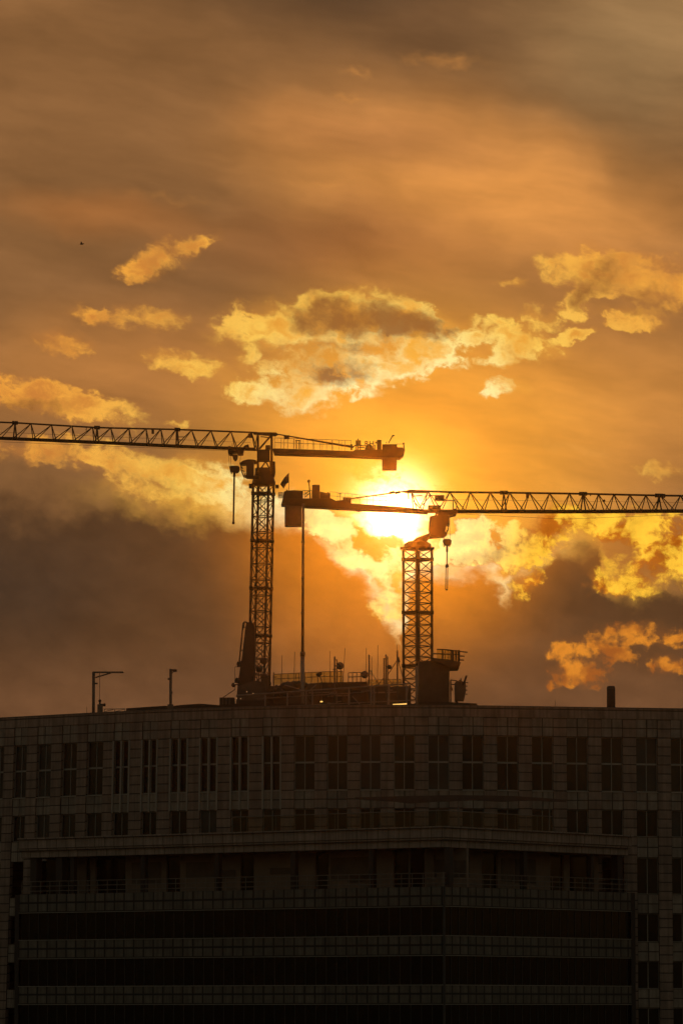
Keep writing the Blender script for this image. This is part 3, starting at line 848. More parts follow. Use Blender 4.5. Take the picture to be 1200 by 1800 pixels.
# ------------------------------------------------------------------ tower cranes behind the building
def lattice_mast(root, Y, xs_top, y_top, xs_bot, y_bot, ys_off, pitch, joint, rleg, rbr, xbrace, back_pitch):
    """four legs given by their pixel columns at y_top and y_bot; continues down to the ground"""
    px_m = Y / F
    def leg(i, py):
        t_ = (py - y_top) / (y_bot - y_top)
        p = at(xs_top[i] + (xs_bot[i] - xs_top[i]) * t_, py, Y + ys_off[i])
        return p
    def legz(i, z):
        # height along the leg -> point
        a, b = leg(i, y_top), leg(i, y_bot); t_ = (z - a.z) / (b.z - a.z); return a + (b - a) * t_
    ztop = leg(0, y_top).z
    lg, br, cls = MB(), MB(), []
    for i in range(4): lg.bar(legz(i, 0.0), legz(i, ztop), rleg, 8)
    H = pitch * px_m; z = ztop; k = 0
    zstop = 44.0
    faces = ((0, 1), (1, 2), (2, 3), (3, 0))
    while z - H > zstop:
        for fi, (i, j) in enumerate(faces):
            br.bar(legz(i, z), legz(j, z), rbr * .9)
            if xbrace == 'X' and fi in (0, 2):
                br.bar(legz(i, z), legz(j, z - H), rbr * .8); br.bar(legz(j, z), legz(i, z - H), rbr * .8)
            elif xbrace == 'X':
                a, b = (i, j) if (k + fi) % 2 else (j, i); br.bar(legz(a, z), legz(b, z - H), rbr * .8)
            else:
                a, b = (i, j) if (k + fi // 2) % 2 else (j, i); br.bar(legz(a, z), legz(b, z - H), rbr)
        z -= H; k += 1
    # bolted joints
    J = joint * px_m; zj = ztop - J * .18
    while zj > zstop:
        cl = MB(); cls.append(cl)
        for (i, j) in faces: cl.bar(legz(i, zj), legz(j, zj), rbr * 2.0, 6)
        for i in range(4): cl.bar(legz(i, zj - .16), legz(i, zj + .16), rleg * 1.45, 8)
        zj -= J
    # ladder inside the mast
    la = MB(); c = lambda z: sum((legz(i, z) for i in range(4)), Vector()) / 4
    for o in (-.22, .2): la.bar(c(zstop) + Vector((o, .2, 0)), c(ztop) + Vector((o, .2, 0)), .03, 5)
    zz = zstop
    while zz < ztop: la.bar(c(zz) + Vector((-.22, .2, 0)), c(zz) + Vector((.2, .2, 0)), .018, 4); zz += .35
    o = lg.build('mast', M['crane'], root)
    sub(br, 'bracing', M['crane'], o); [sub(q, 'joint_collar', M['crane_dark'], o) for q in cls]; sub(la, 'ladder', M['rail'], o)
    return legz, ztop

def railing(root, pts, Y, h, r=.025, n=None, net=False, name='railing'):
    """handrail, mid rail and posts over a pixel polyline at depth Y"""
    mb = MB()
    for (x0, y0), (x1, y1) in zip(pts, pts[1:]):
        a, b = at(x0, y0, Y), at(x1, y1, Y)
        for k in (1.0, .55): mb.bar(a + Vector((0, 0, h * k)), b + Vector((0, 0, h * k)), r, 5)
        q = n or max(1, int((b - a).length / 1.6))
        for i in range(q + 1):
            p = a.lerp(b, i / q); mb.bar(p, p + Vector((0, 0, h)), r, 5)
    o = mb.build(name, M['rail'], root)
    if net:
        f = MB()
        for (x0, y0), (x1, y1) in zip(pts, pts[1:]):
            a, b = at(x0, y0, Y + .06), at(x1, y1, Y + .06); f.face([a, b, b + Vector((0, 0, h)), a + Vector((0, 0, h))])
        sub(f, 'safety_net', M['net'], o)
    return o

def jib(root, tops, bots, depth, perp, rtop, rbot, rbr, posts=()):
    """triangular jib: one top chord, two bottom chords. tops / bots: pixel nodes; depth(px) in metres; perp: half spread vector"""
    T = [at(x, y, depth(x)) for x, y in tops]
    Bc = [at(x, y, depth(x)) for x, y in bots]
    Fq, Bq = [p - perp for p in Bc], [p + perp for p in Bc]
    ch, pl = MB(), MB(); br = ch
    for a, b in zip(T, T[1:]): ch.bar(a, b, rtop, 8)
    for S in (Fq, Bq):
        for a, b in zip(S, S[1:]): ch.bar(a, b, rbot, 8)
    for p, q in zip(Fq, Bq): br.bar(p, q, rbr)
    for i in range(len(Fq) - 1): br.bar(Fq[i], Bq[i + 1], rbr * .7)
    return T, Fq, Bq, ch, br, pl

# ---- left crane: jib pointing left over the frame's edge
YL = 430.0
lc = thing('tower_crane', 'left tower crane, jib running out of the left edge, open letters on its counter jib', 'tower crane', (at(450, 1200, YL).x, YL, 0), 'tower cranes')
def leg4(c, R, ang):
    return [(c + R * math.cos(math.radians(a)) * F / YL, R * math.sin(math.radians(a))) for a in ang]
L4 = leg4(463, 1.08, (206, 296, 26, 116))
mz, mtop = lattice_mast(lc, YL, [q[0] for q in L4], 852, [q[0] - 7.6 for q in L4], 1200, [q[1] for q in L4], 28.0, 84.0, .13, .055, 'X', None)
# slewing ring and platform
s = MB(); c = at(463.5, 850, YL); k = YL / F
s.lathe(c, [(20 * k, -3 * k), (21 * k, -1 * k), (21 * k, 2 * k), (18 * k, 10 * k), (16 * k, 17 * k), (15.5 * k, 27 * k), (0.1, 27 * k)], 28)
s.pbox(437.5, 850, 444, 857, YL - .4, .8); s.pbox(484, 852, 490, 857, YL - .4, .8)
s.build('slewing_ring', M['crane_dark'], lc)
# tower head: four posts with braces, from the slewing ring to the jib's top chord
h = MB()
for dy in (-.7, .7):
    h.pbar(453.5, 832, 453.5, 765, YL + dy, .11, 8); h.pbar(477.5, 832, 477.5, 766, YL + dy, .12, 8)
    h.pbar(455, 829, 467, 811, YL + dy, .07); h.pbar(467, 811, 476, 828, YL + dy, .07); h.pbar(454, 811, 477, 811, YL + dy, .07)
    h.pbar(456, 789, 476, 766, YL + dy, .09); h.pbar(452.5, 790, 452.5, 760, YL + dy, .06)
    h.pbar(458, 767.5, 476, 769.5, YL + dy, .05)
for y in (832, 811, 790):
    h.pbar(453.5, y, 453.5, y, YL - .7, .07); 
    h.bar(at(453.5, y, YL - .7), at(453.5, y, YL + .7), .07); h.bar(at(477.5, y, YL - .7), at(477.5, y, YL + .7), .07)
h.build('tower_head', M['crane'], lc)
s = MB(); s.poly([(444, 759.5), (485, 760), (489, 763), (484, 766), (446, 763)], YL - .3, .6); s.build('head_beam', M['crane_dark'], lc)
s = MB(); s.pbox(454.5, 790, 474, 809.5, YL - .65, 1.3); s.pbox(466.5, 782.5, 475, 789.5, YL - .5, 1.0); s.build('switch_cabinet', M['crane_dark'], lc, .03)
s = MB(); s.poly([(474, 811), (483.5, 811), (484, 830), (482, 838), (474, 838)], YL - .5, 1.2); s.build('machine_housing', M['crane_dark'], lc, .03)
s = MB(); s.pbox(462, 826, 465.5, 833, YL - .2, .5); s.pbox(469, 827, 472, 833, YL - .2, .4); s.build('slewing_motor', M['crane_dark'], lc)
# cab with glazed front
cab = MB(); YC = YL - 1.9
cab.poly([(421.2, 813.3), (428, 809.2), (436, 807.2), (444, 807.4), (451, 809.3), (446, 812), (446, 836), (449, 839.5), (434, 839), (430, 836.5), (433, 834), (433, 815.5), (423, 815.8)], YC, 1.5)
cb = cab.build('cab', M['crane_dark'], lc, .02)
s = MB(); s.poly([(423.2, 815.8), (433, 815.6), (433, 834), (430.5, 836.8), (428, 838.8), (424.2, 828)], YC + .05, 1.4); sub(s, 'cab_window', M['clear'], cb)
s = MB()
for a, b in (((423, 815), (424.5, 828)), ((424.5, 828), (429, 839)), ((429, 839), (434, 838)), ((425, 827), (430, 828.5)), ((428.5, 838), (431.5, 832)), ((424, 820), (427, 824))):
    for dy in (.02, 1.4): s.pbar(*a, *b, YC + dy, .05)
sub(s, 'window_frame', M['crane_dark'], cb)
s = MB(); s.pbox(446, 811, 453, 813, YC + .3, 1.4); s.pbox(446, 836.5, 456, 839.5, YC + .2, 1.6); s.build('cab_bracket', M['crane_dark'], lc)
# jib
def yt(x): return interp([(-40, 740.6), (0, 742.2), (27, 743.2), (171, 751.7), (312, 755), (440, 760), (460, 761)], x)
def yb(x): return interp([(-40, 768.6), (0, 770.3), (100, 774.5), (200, 779), (312, 784.5), (452, 790)], x)
tx = [-45, -9, 27, 55, 91, 127, 163, 195, 227, 257, 283, 310, 337, 371, 406, 442, 453]
bx = [-38, -2, 27, 61, 97, 132, 168, 202, 231, 261, 288, 312, 348, 382, 416, 450]
dl = lambda x: YL + (450 - x) * .010
vl = at(0, 770, dl(0)) - at(450, 770, dl(450)); vl.z = 0; pl_ = Vector((-vl.y, vl.x, 0)).normalized() * .62
T, Fq, Bq, ch, br, _ = jib(lc, [(x, yt(x)) for x in tx], [(x, yb(x)) for x in bx], dl, pl_, .085, .10, .035)
for i, bxx in enumerate(bx):
    for S in (Fq, Bq):
        br.bar(T[i], S[i], .05)
        if i + 1 < len(T): br.bar(S[i], T[i + 1], .045)
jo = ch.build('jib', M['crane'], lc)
for x in (27, 171, 312):
    jb = MB()
    jb.bar(at(x - 5, yt(x - 5), dl(x)), at(x + 5, yt(x + 5), dl(x)), .19, 8)
    for S in (-1, 1): jb.bar(at(x, yt(x), dl(x)), at(x, yb(x), dl(x)) + pl_ * S, .075)
    sub(jb, 'joint_collar', M['crane_dark'], jo)
for x0, y0, x1, y1 in ((266.5, 755, 271, 762), (436, 762, 444, 769)):
    s = MB(); s.pbox(x0, y0, x1, y1, dl(x0) - .2, .4); s.build('lamp_box', M['crane_dark'], lc, .03)
s = MB()
for a, b in (((152, 752), (152, 757)), ((312, 768), (324, 768)), ((313, 773), (322, 773.5))): s.pbar(*a, *b, dl(a[0]), .04)
s.build('access_step', M['rail'], lc)
# trolley with its running rollers
s = MB(); YT = dl(420)
s.poly([(400.5, 790), (428, 791), (427, 797), (419, 797.5), (416, 794), (408, 794), (408, 798.5), (401, 796.5)], YT - .9, 1.8)
s.pbox(401, 784, 406, 788, YT - .5, 1.0); s.poly([(424, 790), (430, 783), (437, 781), (438, 786), (432, 787), (428, 792)], YT - .5, 1.0)
s.pbar(401, 786, 436, 788, YT - .9, .04); s.pbar(408.5, 779, 408.5, 790, YT - .5, .03)
s.poly([(408, 798), (418, 799), (417, 806), (413.5, 809.5), (410, 806)], YT - .5, 1.0)
s.build('trolley', M['crane_dark'], lc, .02)
s = MB(); YH = YT
s.poly([(403, 820), (407, 818.3), (418, 818.5), (421.5, 821), (421, 827), (418, 830), (404.5, 828.5)], YH - .45, .9); s.pbar(407, 828, 407, 833, YH, .06); s.pbar(416, 829, 416, 832.5, YH, .06)
hk = s.build('hook_block', M['crane_dark'], lc, .04)
s = MB(); s.pbar(412, 829, 410.3, 921, YH, .09, 8); s.pbar(410.4, 917, 410.3, 921.5, YH, .13, 8); s.pbar(412.3, 829, 411.8, 838, YH, .13, 8); sub(s, 'hanging_chain', M['rope'], hk)
s = MB()
for a, b in ((402, 403.5), (405, 406.5), (424, 420.5)): s.pbar(a, 797, b, 820, YH, .018, 5)
s.build('hoist_rope', M['rope'], lc)
s = MB(); s.pbar(-40, 775, 402, 792.5, dl(200), .016, 5); s.pbar(-40, 758, 440, 778, dl(200), .014, 5); s.build('trolley_rope', M['rope'], lc)
# counter jib: a deep box beam with walkway rails, tie bars, winch and counterweight
cj = MB()
cj.poly([(479, 789), (482, 788), (620, 793), (624, 790.5), (672, 790), (672, 804), (620, 801.8), (482, 797.2)], YL - .9, 1.8)
cjo = cj.build('counter_jib', M['crane'], lc, .02)
s = MB(); s.poly([(671.5, 780.8), (697.5, 780.8), (697.5, 786), (708, 786.5), (710.5, 793.5), (709, 799), (703, 804.3), (671.5, 804)], YL - 1.0, 2.0); s.build('winch_platform', M['crane_dark'], lc, .03)
s = MB(); s.pbox(671.5, 804.3, 697, 824, YL - .8, 1.6); s.build('counterweight', M['concrete'], lc, .03)
s = MB()
for dy in (-.5, .5): s.pbar(486, 763, 620, 786 + dy * 2, YL + dy, .055)
s.pbox(499, 765, 508.5, 769.5, YL - .55, 1.1); s.build('tie_bar', M['crane_dark'], lc)
railing(lc, [(482.5, 788), (552, 790.5), (617, 792.5)], YL - .85, 1.0, .022, 6); railing(lc, [(482.5, 788), (617, 792.5)], YL + .85, 1.0, .022, 8)
s = MB()
for x in (521, 526): s.pbar(x, 790, x, 773.5, YL, .05)
s.pbar(519, 774, 528, 774.5, YL, .04); s.build('tie_bar_post', M['crane_dark'], lc)
s = MB(); s.pbox(662.3, 773, 670, 790, YL - .7, 1.4); s.build('control_cabinet', M['crane_dark'], lc, .03)
s = MB(); s.lathe(at(648, 788.5, YL), [(.1, -.9), (.33, -.9), (.33, -.8), (.25, -.8), (.25, .8), (.33, .8), (.33, .9), (.1, .9)], 16, 'Y'); s.pbox(641, 787.5, 657, 790, YL - .9, 1.8); s.build('winch_drum', M['crane_dark'], lc)
# lettering on the rails: upright letter signs with their frame
s = MB()
s.pbar(617.5, 781, 617.5, 791, YL - .95, .09); s.pbar(617.5, 788, 624, 783, YL - .95, .06); s.pbar(624, 783, 641, 783.6, YL - .95, .05)
for x, y in ((629, 771), (633, 774), (626, 774), (658.5, 782), (655.5, 784)): s.pbar(x, y, x, 790.5, YL - .9, .055)
s.pbar(629, 786.5, 641, 786.5, YL - .9, .05); s.build('sign_frame', M['crane_dark'], lc)
def letters(body, x0, y0, hpx, Y, wscale):
    cu = bpy.data.curves.new('letters', 'FONT'); cu.body = body; cu.size = hpx * Y / F / .70; cu.extrude = .04; cu.offset = .012; cu.space_character = 1.05
    tmp = bpy.data.objects.new('letters', cu); C.objects.link(tmp)
    dg = bpy.context.evaluated_depsgraph_get(); dg.update()
    me = bpy.data.meshes.new_from_object(tmp.evaluated_get(dg)); bpy.data.objects.remove(tmp)
    p = at(x0, y0, Y)
    mb = MB(); mb.bm.from_mesh(me)
    for v in mb.bm.verts: x, y, z = v.co; v.co = Vector((p.x + x * wscale, p.y - z, p.z + y))
    return mb
letters('IL', 625.5, 783.4, 9.5, YL - 1.0, 1.0).build('sign_letters', M['crane_dark'], lc)
letters('RH', 640.3, 783.6, 8.5, YL - 1.0, 1.05).build('sign_letters', M['crane_dark'], lc)
s = MB(); s.pbox(659, 776.5, 662, 779.5, YL - 1.0, .1); s.build('sign_letters', M['crane_dark'], lc)
s = MB(); s.pbar(682.5, 779, 689.5, 766, YL, .05); s.pbar(678.5, 779.5, 679, 776.5, YL, .04); s.poly([(689, 765), (691, 764.3), (693.5, 765.5), (689.6, 767)], YL - .1, .25)
s.pbar(697, 780.4, 708, 780.6, YL, .025); s.pbar(709, 779, 710.3, 793, YL, .06); s.ball(at(709, 779.5, YL), .1); s.build('marker_lamp_arm', M['crane_dark'], lc)
s = MB(); s.pbar(636, 802, 636, 805.5, YL, .06); s.pbar(646, 803, 646, 804.6, YL, .08); s.pbar(497, 797.5, 497, 800, YL, .06); s.build('bracket', M['crane_dark'], lc)

# ---- right crane: jib pointing right over the frame's edge
YR = 428.0
rc = thing('tower_crane', 'right tower crane before the sun, its jib running out of the right edge', 'tower crane', (at(733, 1200, YR).x, YR, 0), 'tower cranes')
R4 = [(733.5 + 25 * math.cos(math.radians(a)), 25 * YR / F * math.sin(math.radians(a))) for a in (-90, 0, 90, 180)]
R4[0] = (732.6, R4[0][1]); R4[2] = (735.2, R4[2][1])
lattice_mast(rc, YR, [q[0] for q in R4], 964, [q[0] + .4 for q in R4], 1210, [q[1] for q in R4], 19.0, 94.0, .135, .05, 'Z', None)
k = YR / F; c = at(733.5, 965, YR)
s = MB(); s.lathe(c, [(27 * k, 0), (27 * k, 2.5 * k), (25 * k, 3 * k), (23.5 * k, 9 * k), (17 * k, 13 * k), (.1, 13.5 * k)], 28)
s.pbox(703, 961.5, 709, 964.8, YR - .4, .8); s.pbox(757, 961.5, 763, 964.8, YR - .4, .8); s.build('slewing_ring', M['crane_dark'], rc)
s = MB()
s.poly([(722, 953), (732, 945), (752, 938), (757, 934), (772, 940), (771, 943), (753, 945), (748, 953)], YR - .8, 1.6)
for dy in (-.65, .65):
    s.pbar(750, 950, 768, 899, YR + dy, .09)
s.build('tower_head', M['crane'], rc)
cab = MB(); cab.poly([(755, 907.5), (764, 905.5), (778, 905), (789.5, 906), (789.8, 921), (784, 923), (782, 934), (786, 938), (780, 943), (756, 942), (753, 930)], YR - 2.1, 1.6); cb = cab.build('cab', M['crane_dark'], rc, .03)
s = MB()
for a, b in (((789, 921), (786.5, 933)), ((786.5, 933), (782, 942)), ((784, 923), (789, 926)), ((784, 934), (787, 931))):
    for dy in (.05, 1.5): s.pbar(*a, *b, YR - 2.1 + dy, .05)
sub(s, 'window_frame', M['crane_dark'], cb)
s = MB(); s.poly([(783.5, 922.5), (788.6, 921.6), (786, 933), (782.5, 937)], YR - 2.0, 1.4); sub(s, 'cab_window', M['clear'], cb)
s = MB(); s.pbox(770, 900, 786, 907, YR - 1.6, 1.4); s.build('cab_bracket', M['crane_dark'], rc)
def yt2(x): return interp([(700, 864), (722, 862.5), (790, 865), (885, 866), (1024, 868), (1157, 871), (1240, 872)], x)
def yb2(x): return interp([(690, 896), (730, 898.5), (790, 899), (1000, 899.4), (1240, 898.2)], x)
tx2 = [722, 752, 790, 826, 861, 895, 930, 965, 1000, 1024, 1051, 1078, 1106, 1134, 1160, 1195, 1230]
bx2 = [738, 772, 813, 847, 882, 916, 951, 986, 1015, 1041, 1066, 1094, 1122, 1148, 1180, 1214]
dr = lambda x: YR + max(0, x - 733) * .018
v2 = at(1200, 900, dr(1200)) - at(740, 900, dr(740)); v2.z = 0; p2 = Vector((-v2.y, v2.x, 0)).normalized() * .68
T, Fq, Bq, ch, br, _ = jib(rc, [(x, yt2(x)) for x in tx2], [(x, yb2(x)) for x in bx2], dr, p2, .10, .115, .035)
for i in range(len(bx2)):
    for S in (Fq, Bq): br.bar(T[i], S[i], .048); br.bar(S[i], T[i + 1], .048)
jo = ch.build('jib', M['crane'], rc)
for x in (885, 1024, 1157):
    jb = MB()
    jb.bar(at(x - 7, yt2(x - 7), dr(x)), at(x + 7, yt2(x + 7), dr(x)), .20, 8)
    for S in (-1, 1): jb.bar(at(x, yt2(x), dr(x)), at(x, yb2(x), dr(x)) + p2 * S, .07)
    sub(jb, 'joint_collar', M['crane_dark'], jo)
s = MB(); s.poly([(707, 864.5), (718, 860.8), (722, 860.5), (755, 862.5), (755, 866), (716, 866)], YR - .3, .6); s.build('head_beam', M['crane_dark'], rc)
for x0, y0, x1, y1 in ((764, 870, 780.5, 878), (752, 888, 774, 895.5)):
    s = MB(); s.pbox(x0, y0, x1, y1, YR - .6, 1.2); s.build('control_cabinet', M['crane_dark'], rc, .04)
s = MB()
for a, b in (((723, 867), (726, 894)), ((717, 867), (718, 878)), ((725, 872), (742, 871)), ((726, 880), (737, 893)), ((742, 888), (755, 872)), ((752, 871), (765, 871)), ((767, 880), (800, 880)), ((796, 881), (796, 897)), ((802, 881), (802, 897))): s.pbar(*a, *b, YR + .3, .05)
s.build('access_ladder', M['rail'], rc)
for x0, y0, x1, y1 in ((1164, 868, 1168.5, 874.5), (924, 867, 929, 874.5)):
    s = MB(); s.pbox(x0, y0, x1, y1, dr(x0) - .2, .4); s.build('lamp_box', M['crane_dark'], rc, .03)
s = MB(); s.ball(at(1061, 880, dr(1061) - .7), .12); s.pbar(1037, 869, 1037, 872, dr(1037), .05); s.build('warning_lamp', M['crane_dark'], rc)
s = MB(); YT = dr(786)
s.poly([(769, 899.8), (803, 899.8), (801, 904), (792, 906.5), (783, 904), (770, 905)], YT - .9, 1.8); s.pbox(797, 894, 803, 898.4, YT - .5, 1.0); s.build('trolley', M['crane_dark'], rc, .02)
s = MB(); s.poly([(777.5, 950), (780, 947.3), (790, 947.3), (793.3, 950), (792.5, 956.5), (789, 958.6), (780.5, 957.6)], YT - .45, .9); s.pbar(780, 958, 780.5, 961.5, YT, .05); s.pbar(790, 958, 789.5, 961.5, YT, .05)
hk = s.build('hook_block', M['crane_dark'], rc, .05)
s = MB(); s.pbar(785.3, 958, 785, 993, YT, .065, 8); s.pbar(785.2, 958, 785.2, 970, YT, .11, 8)
s.poly([(784, 991), (787, 991), (788.5, 995.5), (787, 997.5), (782.5, 997.5), (782, 995.5)], YT - .15, .3)
s.pbar(783.3, 996, 782.7, 1036, YT, .04); s.pbar(786.4, 996, 786, 1036, YT, .04); s.pbar(782.4, 1036.5, 786.4, 1036.5, YT, .07); sub(s, 'hanging_chain', M['rope'], hk)
s = MB()
for a, b in ((780, 780), (791, 790.5)): s.pbar(a, 905, b, 948, YT, .016, 5)
s.build('hoist_rope', M['rope'], rc)
s = MB(); s.pbar(800, 903, 990, 912.5, dr(900), .014, 5); s.pbar(990, 912.5, 1240, 903, dr(1100), .014, 5); s.pbar(770, 878, 1240, 884, dr(1000), .012, 5); s.build('trolley_rope', M['rope'], rc)
cj = MB()
cj.poly([(494, 887.5), (497, 876), (582, 876), (590, 880), (607, 878.5), (614, 884.5), (700, 890.5), (724, 893), (752, 896.5), (752, 901), (724, 899.5), (690, 897.5), (636, 895.5), (630, 896.6), (624, 894.8), (540, 890.5), (494, 887.5)][:-1], YR - .9, 1.8)
cj.build('counter_jib', M['crane'], rc, .02)
s = MB(); s.pbox(500.3, 888.2, 530, 923.5, YR - .85, 1.7); s.build('counterweight', M['concrete'], rc, .03)
s = MB(); s.poly([(497, 876.5), (499, 864), (503, 862.5), (504, 860), (506, 862.2), (516, 861.5), (532, 862.5), (532, 876.5)], YR - .8, 1.6); s.build('winch_platform', M['crane_dark'], rc, .03)
s = MB(); s.pbox(548.5, 852, 561.8, 876.5, YR - .7, 1.4); s.build('control_cabinet', M['crane_dark'], rc, .04)
s = MB(); s.poly([(562, 864), (574, 866.5), (576, 864.8), (580, 867.5), (580, 877), (562, 876.5)], YR - .6, 1.2); s.build('switch_cabinet', M['crane_dark'], rc)
s = MB(); s.pbox(602.5, 874, 617, 886.5, YR - .6, 1.2); s.build('gear_box', M['crane_dark'], rc, .03)
s = MB()
for dy in (-.45, .45): s.pbar(617, 876.5, 712, 863.5, YR + dy, .065)
for x in (684, 694): s.pbar(x, 867, x + 9, 864.6, YR, .12)
s.build('tie_bar', M['crane_dark'], rc)
railing(rc, [(580, 880), (645, 887), (700, 890)], YR - .85, .85, .02, 5); railing(rc, [(532, 876), (548, 876)], YR - .85, .75, .03, 4); railing(rc, [(489.5, 876), (497, 876)], YR - .85, .55, .035, 4)
s = MB(); s.pbar(545.5, 876, 542.8, 846, YR, .05); s.ball(at(542.6, 846, YR), .14, 1, 1, 1.2); s.pbar(598, 880, 598, 866, YR, .035); s.pbar(594, 868, 600, 868, YR, .03); s.pbar(534, 869, 546, 862, YR, .04); s.pbar(536, 874, 545, 866, YR, .04); s.build('marker_lamp_arm', M['crane_dark'], rc)
s = MB(); s.pbar(593, 894, 593, 897, YR, .06); s.pbar(697, 889, 697, 885, YR, .05); s.build('bracket', M['crane_dark'], rc)

# flag flying from the end of the right crane's counter jib
fl = MB(); YF = YR - 1.0
nx, ny = 8, 6
grid = []
for i in range(nx + 1):
    row = []
    u = i / nx
    for j in range(ny + 1):
        v = j / ny
        top = Vector((507.0, 832)).lerp(Vector((492.5, 851)), u) + Vector((0, -2.0 * math.sin(u * 3.1)))
        bot = Vector((507.2, 848)).lerp(Vector((498.5, 858)), u) + Vector((0, -1.5 * math.sin(u * 4)))
        q = top.lerp(bot, v)
        row.append(fl.bm.verts.new(at(q.x, q.y, YF + .18 * math.sin(u * 7 + v * 2))))
    grid.append(row)
for i in range(nx):
    for j in range(ny): fl.bm.faces.new((grid[i][j], grid[i + 1][j], grid[i + 1][j + 1], grid[i][j + 1]))
fr_ = thing('flag', 'small dark flag hanging limp from a thin pole at the end of the counter jib', 'flag', at(507.5, 862, YF))
fo = fl.build('flag_cloth', M['fabric'], fr_); sm = fo.modifiers.new('thick', 'SOLIDIFY'); sm.thickness = .02
s = MB(); s.pbar(507.6, 862, 507.4, 831, YF, .025); s.build('flag_pole', M['rope'], fr_)

# bird far up in the sky
bd = MB(); YB = 300.0; q = at(144, 429, YB)
bd.ball(q, .07, 1.7, .7, .7); bd.ball(q + Vector((.11, 0, .03)), .04)
for sgn in (-1, 1):
    bd.face([q + Vector((.08, 0, .02)) * .6, q + Vector((-.07, 0, .02)) * .6, q + Vector((-.12, .28 * sgn, .2)) * .6, q + Vector((.02, .3 * sgn, .22)) * .6])
    bd.face([q + Vector((.02, .3 * sgn, .22)) * .6, q + Vector((-.12, .28 * sgn, .2)) * .6, q + Vector((-.2, .55 * sgn, .12)) * .6])
bd.face([q + Vector((-.12, .04, 0)) * .6, q + Vector((-.12, -.04, 0)) * .6, q + Vector((-.3, -.08, .0)) * .6, q + Vector((-.3, .08, 0)) * .6])
tag(bd.build('bird', M['bird'], bevel=0), 'tiny dark bird flying high in the left part of the sky', 'bird')

# ------------------------------------------------------------------ things standing on the roof
def rz(px, Y):
    """foot of a thing standing on the roof at pixel column px, depth Y"""
    p = at(px, 1285, Y); return Vector((p.x, Y, ROOFZ))
def foot(mb, px, Y, y1, r, n=8):
    """upright from the roof to photo row y1"""
    a = rz(px, Y); b = at(px, y1, Y); mb.bar((b.x, Y, ROOFZ), b, r, n)
def stand(name, label, cat, px, Y, group=None):
    return thing(name, label, cat, rz(px, Y), group)
def roofbox(mb, x0, x1, y0, Y, d, mat=0):
    a, b = at(x0, y0, Y), at(x1, y0, Y); z = ROOFZ
    mb.hexa([(a.x, Y, z), (b.x, Y, z), (b.x, Y + d, z), (a.x, Y + d, z), (a.x, Y, a.z), (b.x, Y, a.z), (b.x, Y + d, a.z), (a.x, Y + d, a.z)], mat)
def roofpoly(mb, pts, Y, d, mat=0):
    lo = at(0, 1285, Y).z
    mb.poly(pts + [(pts[-1][0], 1283), (pts[0][0], 1283)], Y, d, mat)

# gantry post with an arm, far left
Y0 = 399.0
t = stand('davit', 'L shaped davit post with a braced arm pointing right, leftmost on the roof edge', 'davit', 165, Y0)
s = MB(); foot(s, 165, Y0, 1181.5, .14); s.build('post', M['roofsteel'], t)
s = MB(); s.pbox(163.5, 1180.3, 217.5, 1183, Y0 - .12, .24); s.pbar(168, 1191, 195, 1183, Y0, .06); s.build('arm', M['roofsteel'], t)
s = MB(); s.pbar(175.5, 1183, 175.5, 1234, Y0, .022, 5); s.build('rope', M['rope'], t)
s = MB(); s.pbox(166, 1200, 172, 1202.5, Y0 - .1, .2); s.build('winch_handle', M['roofsteel'], t)
# small siren cluster beside it
t = stand('loudspeaker', 'small dark horn loudspeaker cluster on the roof right under the davit arm', 'loudspeaker', 176, Y0)
s = MB(); foot(s, 176, Y0, 1231, .09); s.pbox(171.5, 1238, 181, 1252, Y0 - .2, .4); s.build('post', M['roofsteel'], t)
s = MB(); s.pbar(174, 1239, 185, 1239, Y0, .06, 10, None, .14); s.lathe(at(185, 1239, Y0), [(.05, -.2), (.1, -.05), (.17, .03), (.05, .05)], 12, 'X'); s.ball(at(176, 1232, Y0), .14); s.build('horn', M['roofdark'], t)
# low rail and sheds to the right of it
t = stand('guard_rail', 'low pale guard rail beside the horn loudspeaker', 'guard rail', 205, 398)
s = MB(); s.pbar(183, 1246.5, 221, 1246, 398, .035, 6)
for x in (184, 202, 220): foot(s, x, 398, 1246, .03)
for x in (184, 202): s.pbar(x, 1251, x + 16, 1247, 398, .025)
s.build('rail', M['pipe'], t)
t = stand('roof_shed', 'long low dark roof shed between the two left posts', 'roof shed', 260, 401, 'low sheds on the roof edge')
s = MB(); roofpoly(s, [(222, 1245), (290, 1240.5), (300, 1242)], 401, 6); s.build('wall', M['roofdark'], t)
t = stand('roof_shed', 'low dark shed with a gently ridged roof right of the camera post', 'roof shed', 350, 401, 'low sheds on the roof edge')
s = MB(); roofpoly(s, [(302, 1241), (320, 1239), (352, 1236.8), (386, 1239.5)], 401, 6); s.build('wall', M['roofdark'], t)
# camera post
t = stand('camera_post', 'upright dark post with a short bracket and camera at its top', 'post', 300, 398)
s = MB(); foot(s, 300.3, 398, 1176, .13); s.pbox(294.5, 1238, 304.5, 1254, 397.7, .6); s.build('post', M['roofsteel'], t)
s = MB(); s.pbar(301, 1178, 309.5, 1178, 398, .08); s.pbar(301.5, 1184, 306.5, 1179, 398, .04); s.pbox(305, 1176.5, 311, 1180.5, 397.8, .4); s.build('camera', M['roofdark'], t)
s = MB(); s.pbox(295, 1192, 299.5, 1195, 397.9, .2); s.pbox(299, 1216, 303.5, 1219, 397.9, .25); s.build('bracket', M['roofdark'], t)
